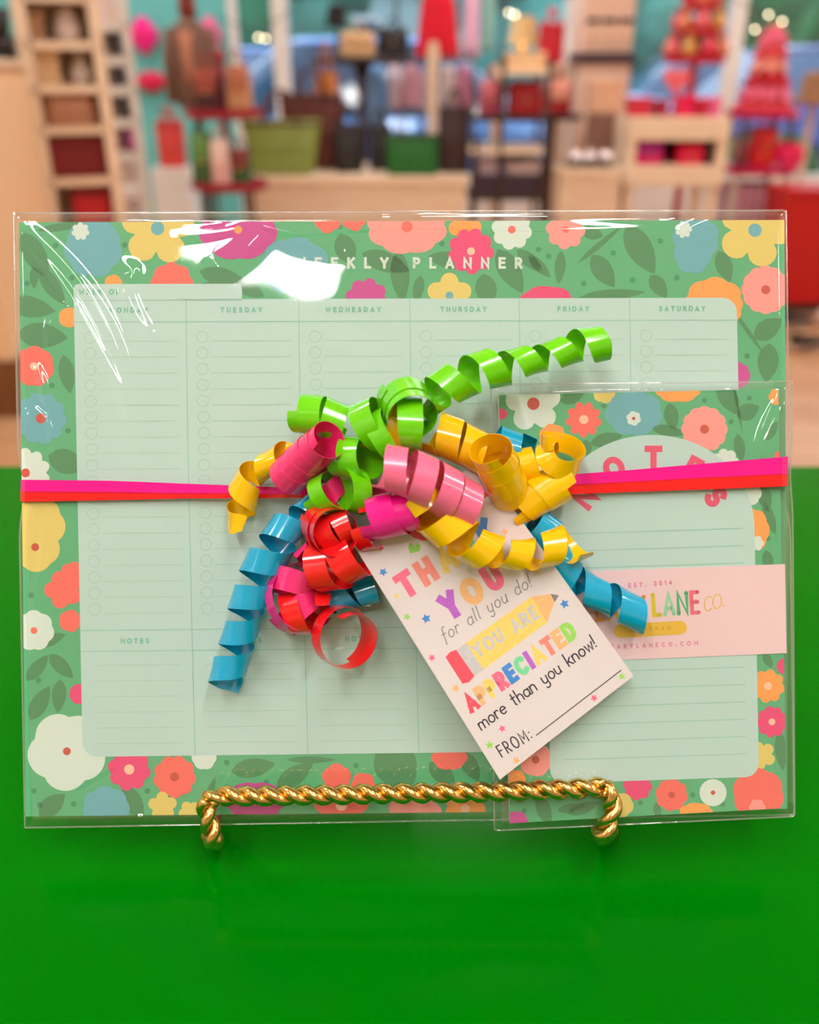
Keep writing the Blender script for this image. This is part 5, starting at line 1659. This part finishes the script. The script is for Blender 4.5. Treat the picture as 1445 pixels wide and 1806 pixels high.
# white pleated base cloth block under the table
x, w_, z, h = S(1292, 330, 1384, 400, Yz - .0)
bb = thing('striped_box', 'lilac striped storage box under the magenta table', 'box', (x, Yz + .22, 0))
MB().box(-w_ / 2, w_ / 2, -.13, .13, 0, z + h).build('body', mat('lilac card', (214, 176, 190), .7), bb)
for k in range(6):
    xx = -w_ / 2 + w_ * (k + .5) / 6
    MB().box(xx - w_ * .03, xx + w_ * .03, -.134, -.13, .01, z + h - .01).build('stripe', mat('pink card', (216, 110, 150), .7), bb)
# woven hat on a stand at the right
x, w_, z, h = S(1396, 126, 1480, 204, 6.3)
wh = thing('straw_hat', 'brown straw hat on a wooden stand by the window', 'hat', (x, 6.3, 0))
MB().lathe([(w_ * .5, z + h * .25), (w_ * .5, z + h * .3), (w_ * .33, z + h * .4), (w_ * .3, z + h * .85), (w_ * .2, z + h)]).build('hat', mat('straw', (150, 104, 70), .9, var=.3, scale=60), wh, smooth=True)
MB().tube([(0, 0, .03), (0, 0, z + h * .6)], .02).build('stand', W_tan, wh)
MB().lathe([(.16, 0), (.16, .02), (.03, .05)]).build('foot', W_tan, wh)
# red cube with shoes on the floor in front
Yo = 4.95
x, w_, z, h = S(1376, 334, 1560, 520, Yo)
rc = thing('red_cube', 'bright red painted display cube near the magenta table', 'display cube', (x, Yo + .15, 0))
mr_ = mat('signal red paint', (190, 0, 4), .4)
MB().box(-w_ / 2, w_ / 2, -.15, .15, .05, z + h - .03).build('body', mr_, rc, bevel=.006)
MB().box(-w_ / 2 - .01, w_ / 2 + .01, -.16, .16, z + h - .03, z + h).build('top_board', mr_, rc, bevel=.006)
MB().box(-w_ / 2 + .03, w_ / 2 - .03, -.12, .12, 0, .05).build('plinth', W_dark, rc)
for px, py, c, lab in [(1402, 556, (20, 14, 16), 'black flat shoe on the floor before the red cube'), (1424, 596, (40, 24, 18), 'dark brown flat shoe on the floor before the red cube'), (1470, 552, (236, 200, 190), 'pale pink shoe on the floor before the red cube')]:
    p = GZ(px, py + 22, 0)
    shoe(lab, (p.x, p.y, 0.012), .24, c, None, .5, heel=.012, sole=(230, 210, 200))

# ---- outside: pavement, trees, cars
gd = MB().box(-16, 16, RY1 + .15, 34, -.12, -.04).build('ground', mat('asphalt', (112, 112, 118), .9, var=.15, scale=3))
tag(gd, 'grey car park asphalt outside the shop windows', None, None, 'structure')
def blob(mb, c, r, seed):
    n, m_ = 14, 9
    vs, fs = [], []
    for i in range(m_ + 1):
        for k in range(n):
            th, ph = PI * i / m_, 2 * PI * k / n
            d = Vector((math.sin(th) * math.cos(ph), math.sin(th) * math.sin(ph), math.cos(th)))
            rr = r * (1 + .25 * noise.noise(d * 2.2 + Vector((seed, 0, 0))))
            vs.append(Vector(c) + d * rr)
    for i in range(m_):
        for k in range(n):
            l = (k + 1) % n
            fs.append((i * n + k, (i + 1) * n + k, (i + 1) * n + l, i * n + l))
    mb.add(vs, fs)
def tree(label, x, y, h, r, c, seed):
    t = thing('tree', label, 'tree', (x, y, -.04), 0, 'trees outside the windows')
    MB().tube([(0, 0, 0), (.05, 0, h * .35), (0, .05, h * .6)], [.16, .13, .08], n=8).build('trunk', mat('bark', (86, 70, 60), .9), t, smooth=True)
    rd = random.Random(seed)
    mb = MB()
    for k in range(9):
        blob(mb, (rd.uniform(-r, r) * .7, rd.uniform(-r, r) * .7, h * .55 + rd.uniform(-.4, .5) * h * .6), r * rd.uniform(.45, .7), seed + k)
    mb.build('crown', mat('foliage %d %d %d' % c, c, .9, var=.4, scale=4), t, smooth=True)
for k, (px, Y, h, rr, c, lab) in enumerate([(400, 19, 5, 1.5, (40, 120, 84), 'dark green tree seen between the white mullions'), (600, 23, 5.5, 1.6, (96, 160, 140), 'blue green tree behind the black hat'), (860, 20, 5, 1.5, (96, 176, 160), 'teal green tree behind the pale blouse'),
                                        (1050, 23, 5, 1.6, (100, 160, 140), 'tree behind the white hutch'), (1400, 20, 5, 1.5, (60, 130, 76), 'dark green tree behind the cone tree')]):
    p = G(px, 100, Y)
    tree(lab, p.x, Y, h, rr, c, 11 + k * 7)
hg = thing('street_building', 'pale low building across the car park', 'building', (0, 30, -.04))
MB().box(-16, 16, 0, 3, 0, 3.4).build('wall', mat('pale stucco', (170, 196, 190), .9, var=.1, scale=2), hg)
MB().box(-16.2, 16.2, -.4, 3.2, 3.4, 3.8).build('roof', mat('grey roof', (120, 120, 130), .8), hg)
for k in range(10):
    xx = -14 + k * 3.1
    f = MB().box(xx - .8, xx + .8, -.06, .0, .5, 2.6).build('window', M_white, hg)
    MB().box(xx - .7, xx + .7, -.08, -.06, .6, 2.5).build('pane', mat('dark window', (50, 80, 100), .1), f)
def shrub(label, px, Y, r, c, seed):
    p = G(px, 150, Y)
    t = thing('shrub', label, 'shrub', (p.x, Y, -.04), 0, 'clipped shrubs outside')
    mb = MB()
    for k in range(5):
        blob(mb, ((k - 2) * r * .6, 0, r * .8), r * .8, seed + k)
    mb.build('foliage', mat('foliage %d %d %d' % c, c, .9, var=.4, scale=4), t, smooth=True)
    MB().tube([(0, 0, 0), (0, 0, r)], .05, n=6).build('stem', mat('bark', (86, 70, 60), .9), t)
shrub('clipped green shrub outside beside the cone tree', 1292, 8.6, .45, (34, 84, 30), 5)
def car(label, px, py, Y, c, L=4.2, rot=0.0, lit=True):
    p = G(px, py, Y)
    r = thing('car', label, 'car', (p.x, Y, -.04), rot)
    m = mat('car paint %d %d %d' % c, c, .25, .2, coat=.5)
    MB().loftx([(-L * .5, 0, .62, .72, .22), (-L * .45, 0, .62, .82, .3), (-L * .2, 0, .64, .86, .34), (L * .2, 0, .64, .86, .34), (L * .42, 0, .62, .82, .28), (L * .5, 0, .58, .7, .2)], n=20, exp=4).build('body', m, r, smooth=False)
    MB().loft([(0, 0, .9, L * .34, .8), (0, 0, 1.15, L * .27, .74), (0, 0, 1.42, L * .18, .64), (0, 0, 1.46, L * .15, .56)], exp=5, n=28).build('cabin', mat('car glass', (60, 90, 120), .1, coat=.5), r, smooth=False)
    MB().loft([(0, 0, 1.44, L * .18, .64), (0, 0, 1.49, L * .14, .55)], exp=5, n=28).build('roof', m, r)
    for sx in (-1, 1):
        for sy in (-1, 1):
            w1 = MB().tube([(sx * L * .3, sy * .78 - .1, .32), (sx * L * .3, sy * .78 + .1, .32)], .32, n=20).build('wheel', mat('tyre', (26, 26, 28), .8), r)
            MB().tube([(sx * L * .3, sy * .78 - .11, .32), (sx * L * .3, sy * .78 + .11, .32)], .18, n=14).build('hub', mat('alloy', (110, 114, 124), .6, .5), w1)
        for sy in (-1, 1):
            MB().ball((sx * L * .485, sy * .55, .66), .11, sq=(.5, 1, .7)).build('headlight' if sx > 0 else 'tail_light', emit('headlight', (1, .95, .9), 14) if sx > 0 and lit else mat('tail red', (170, 20, 20), .3), r, smooth=True)  # front lights given a glow in place of a sun glint
    return r
car('blue car parked outside, headlights glowing like a sun glint', 430, 95, 13.0, (40, 110, 190), rot=-PI / 2 + .3)
car('pale blue car parked outside behind the dark round table', 640, 160, 9.2, (96, 150, 214), rot=.1, lit=False)
car('dark blue car parked outside behind the cone tree', 1440, 140, 12.0, (40, 60, 130), rot=.2, lit=False)
car('silver car parked outside behind the red tower', 1270, 60, 15.0, (150, 166, 196), rot=.1, lit=False)
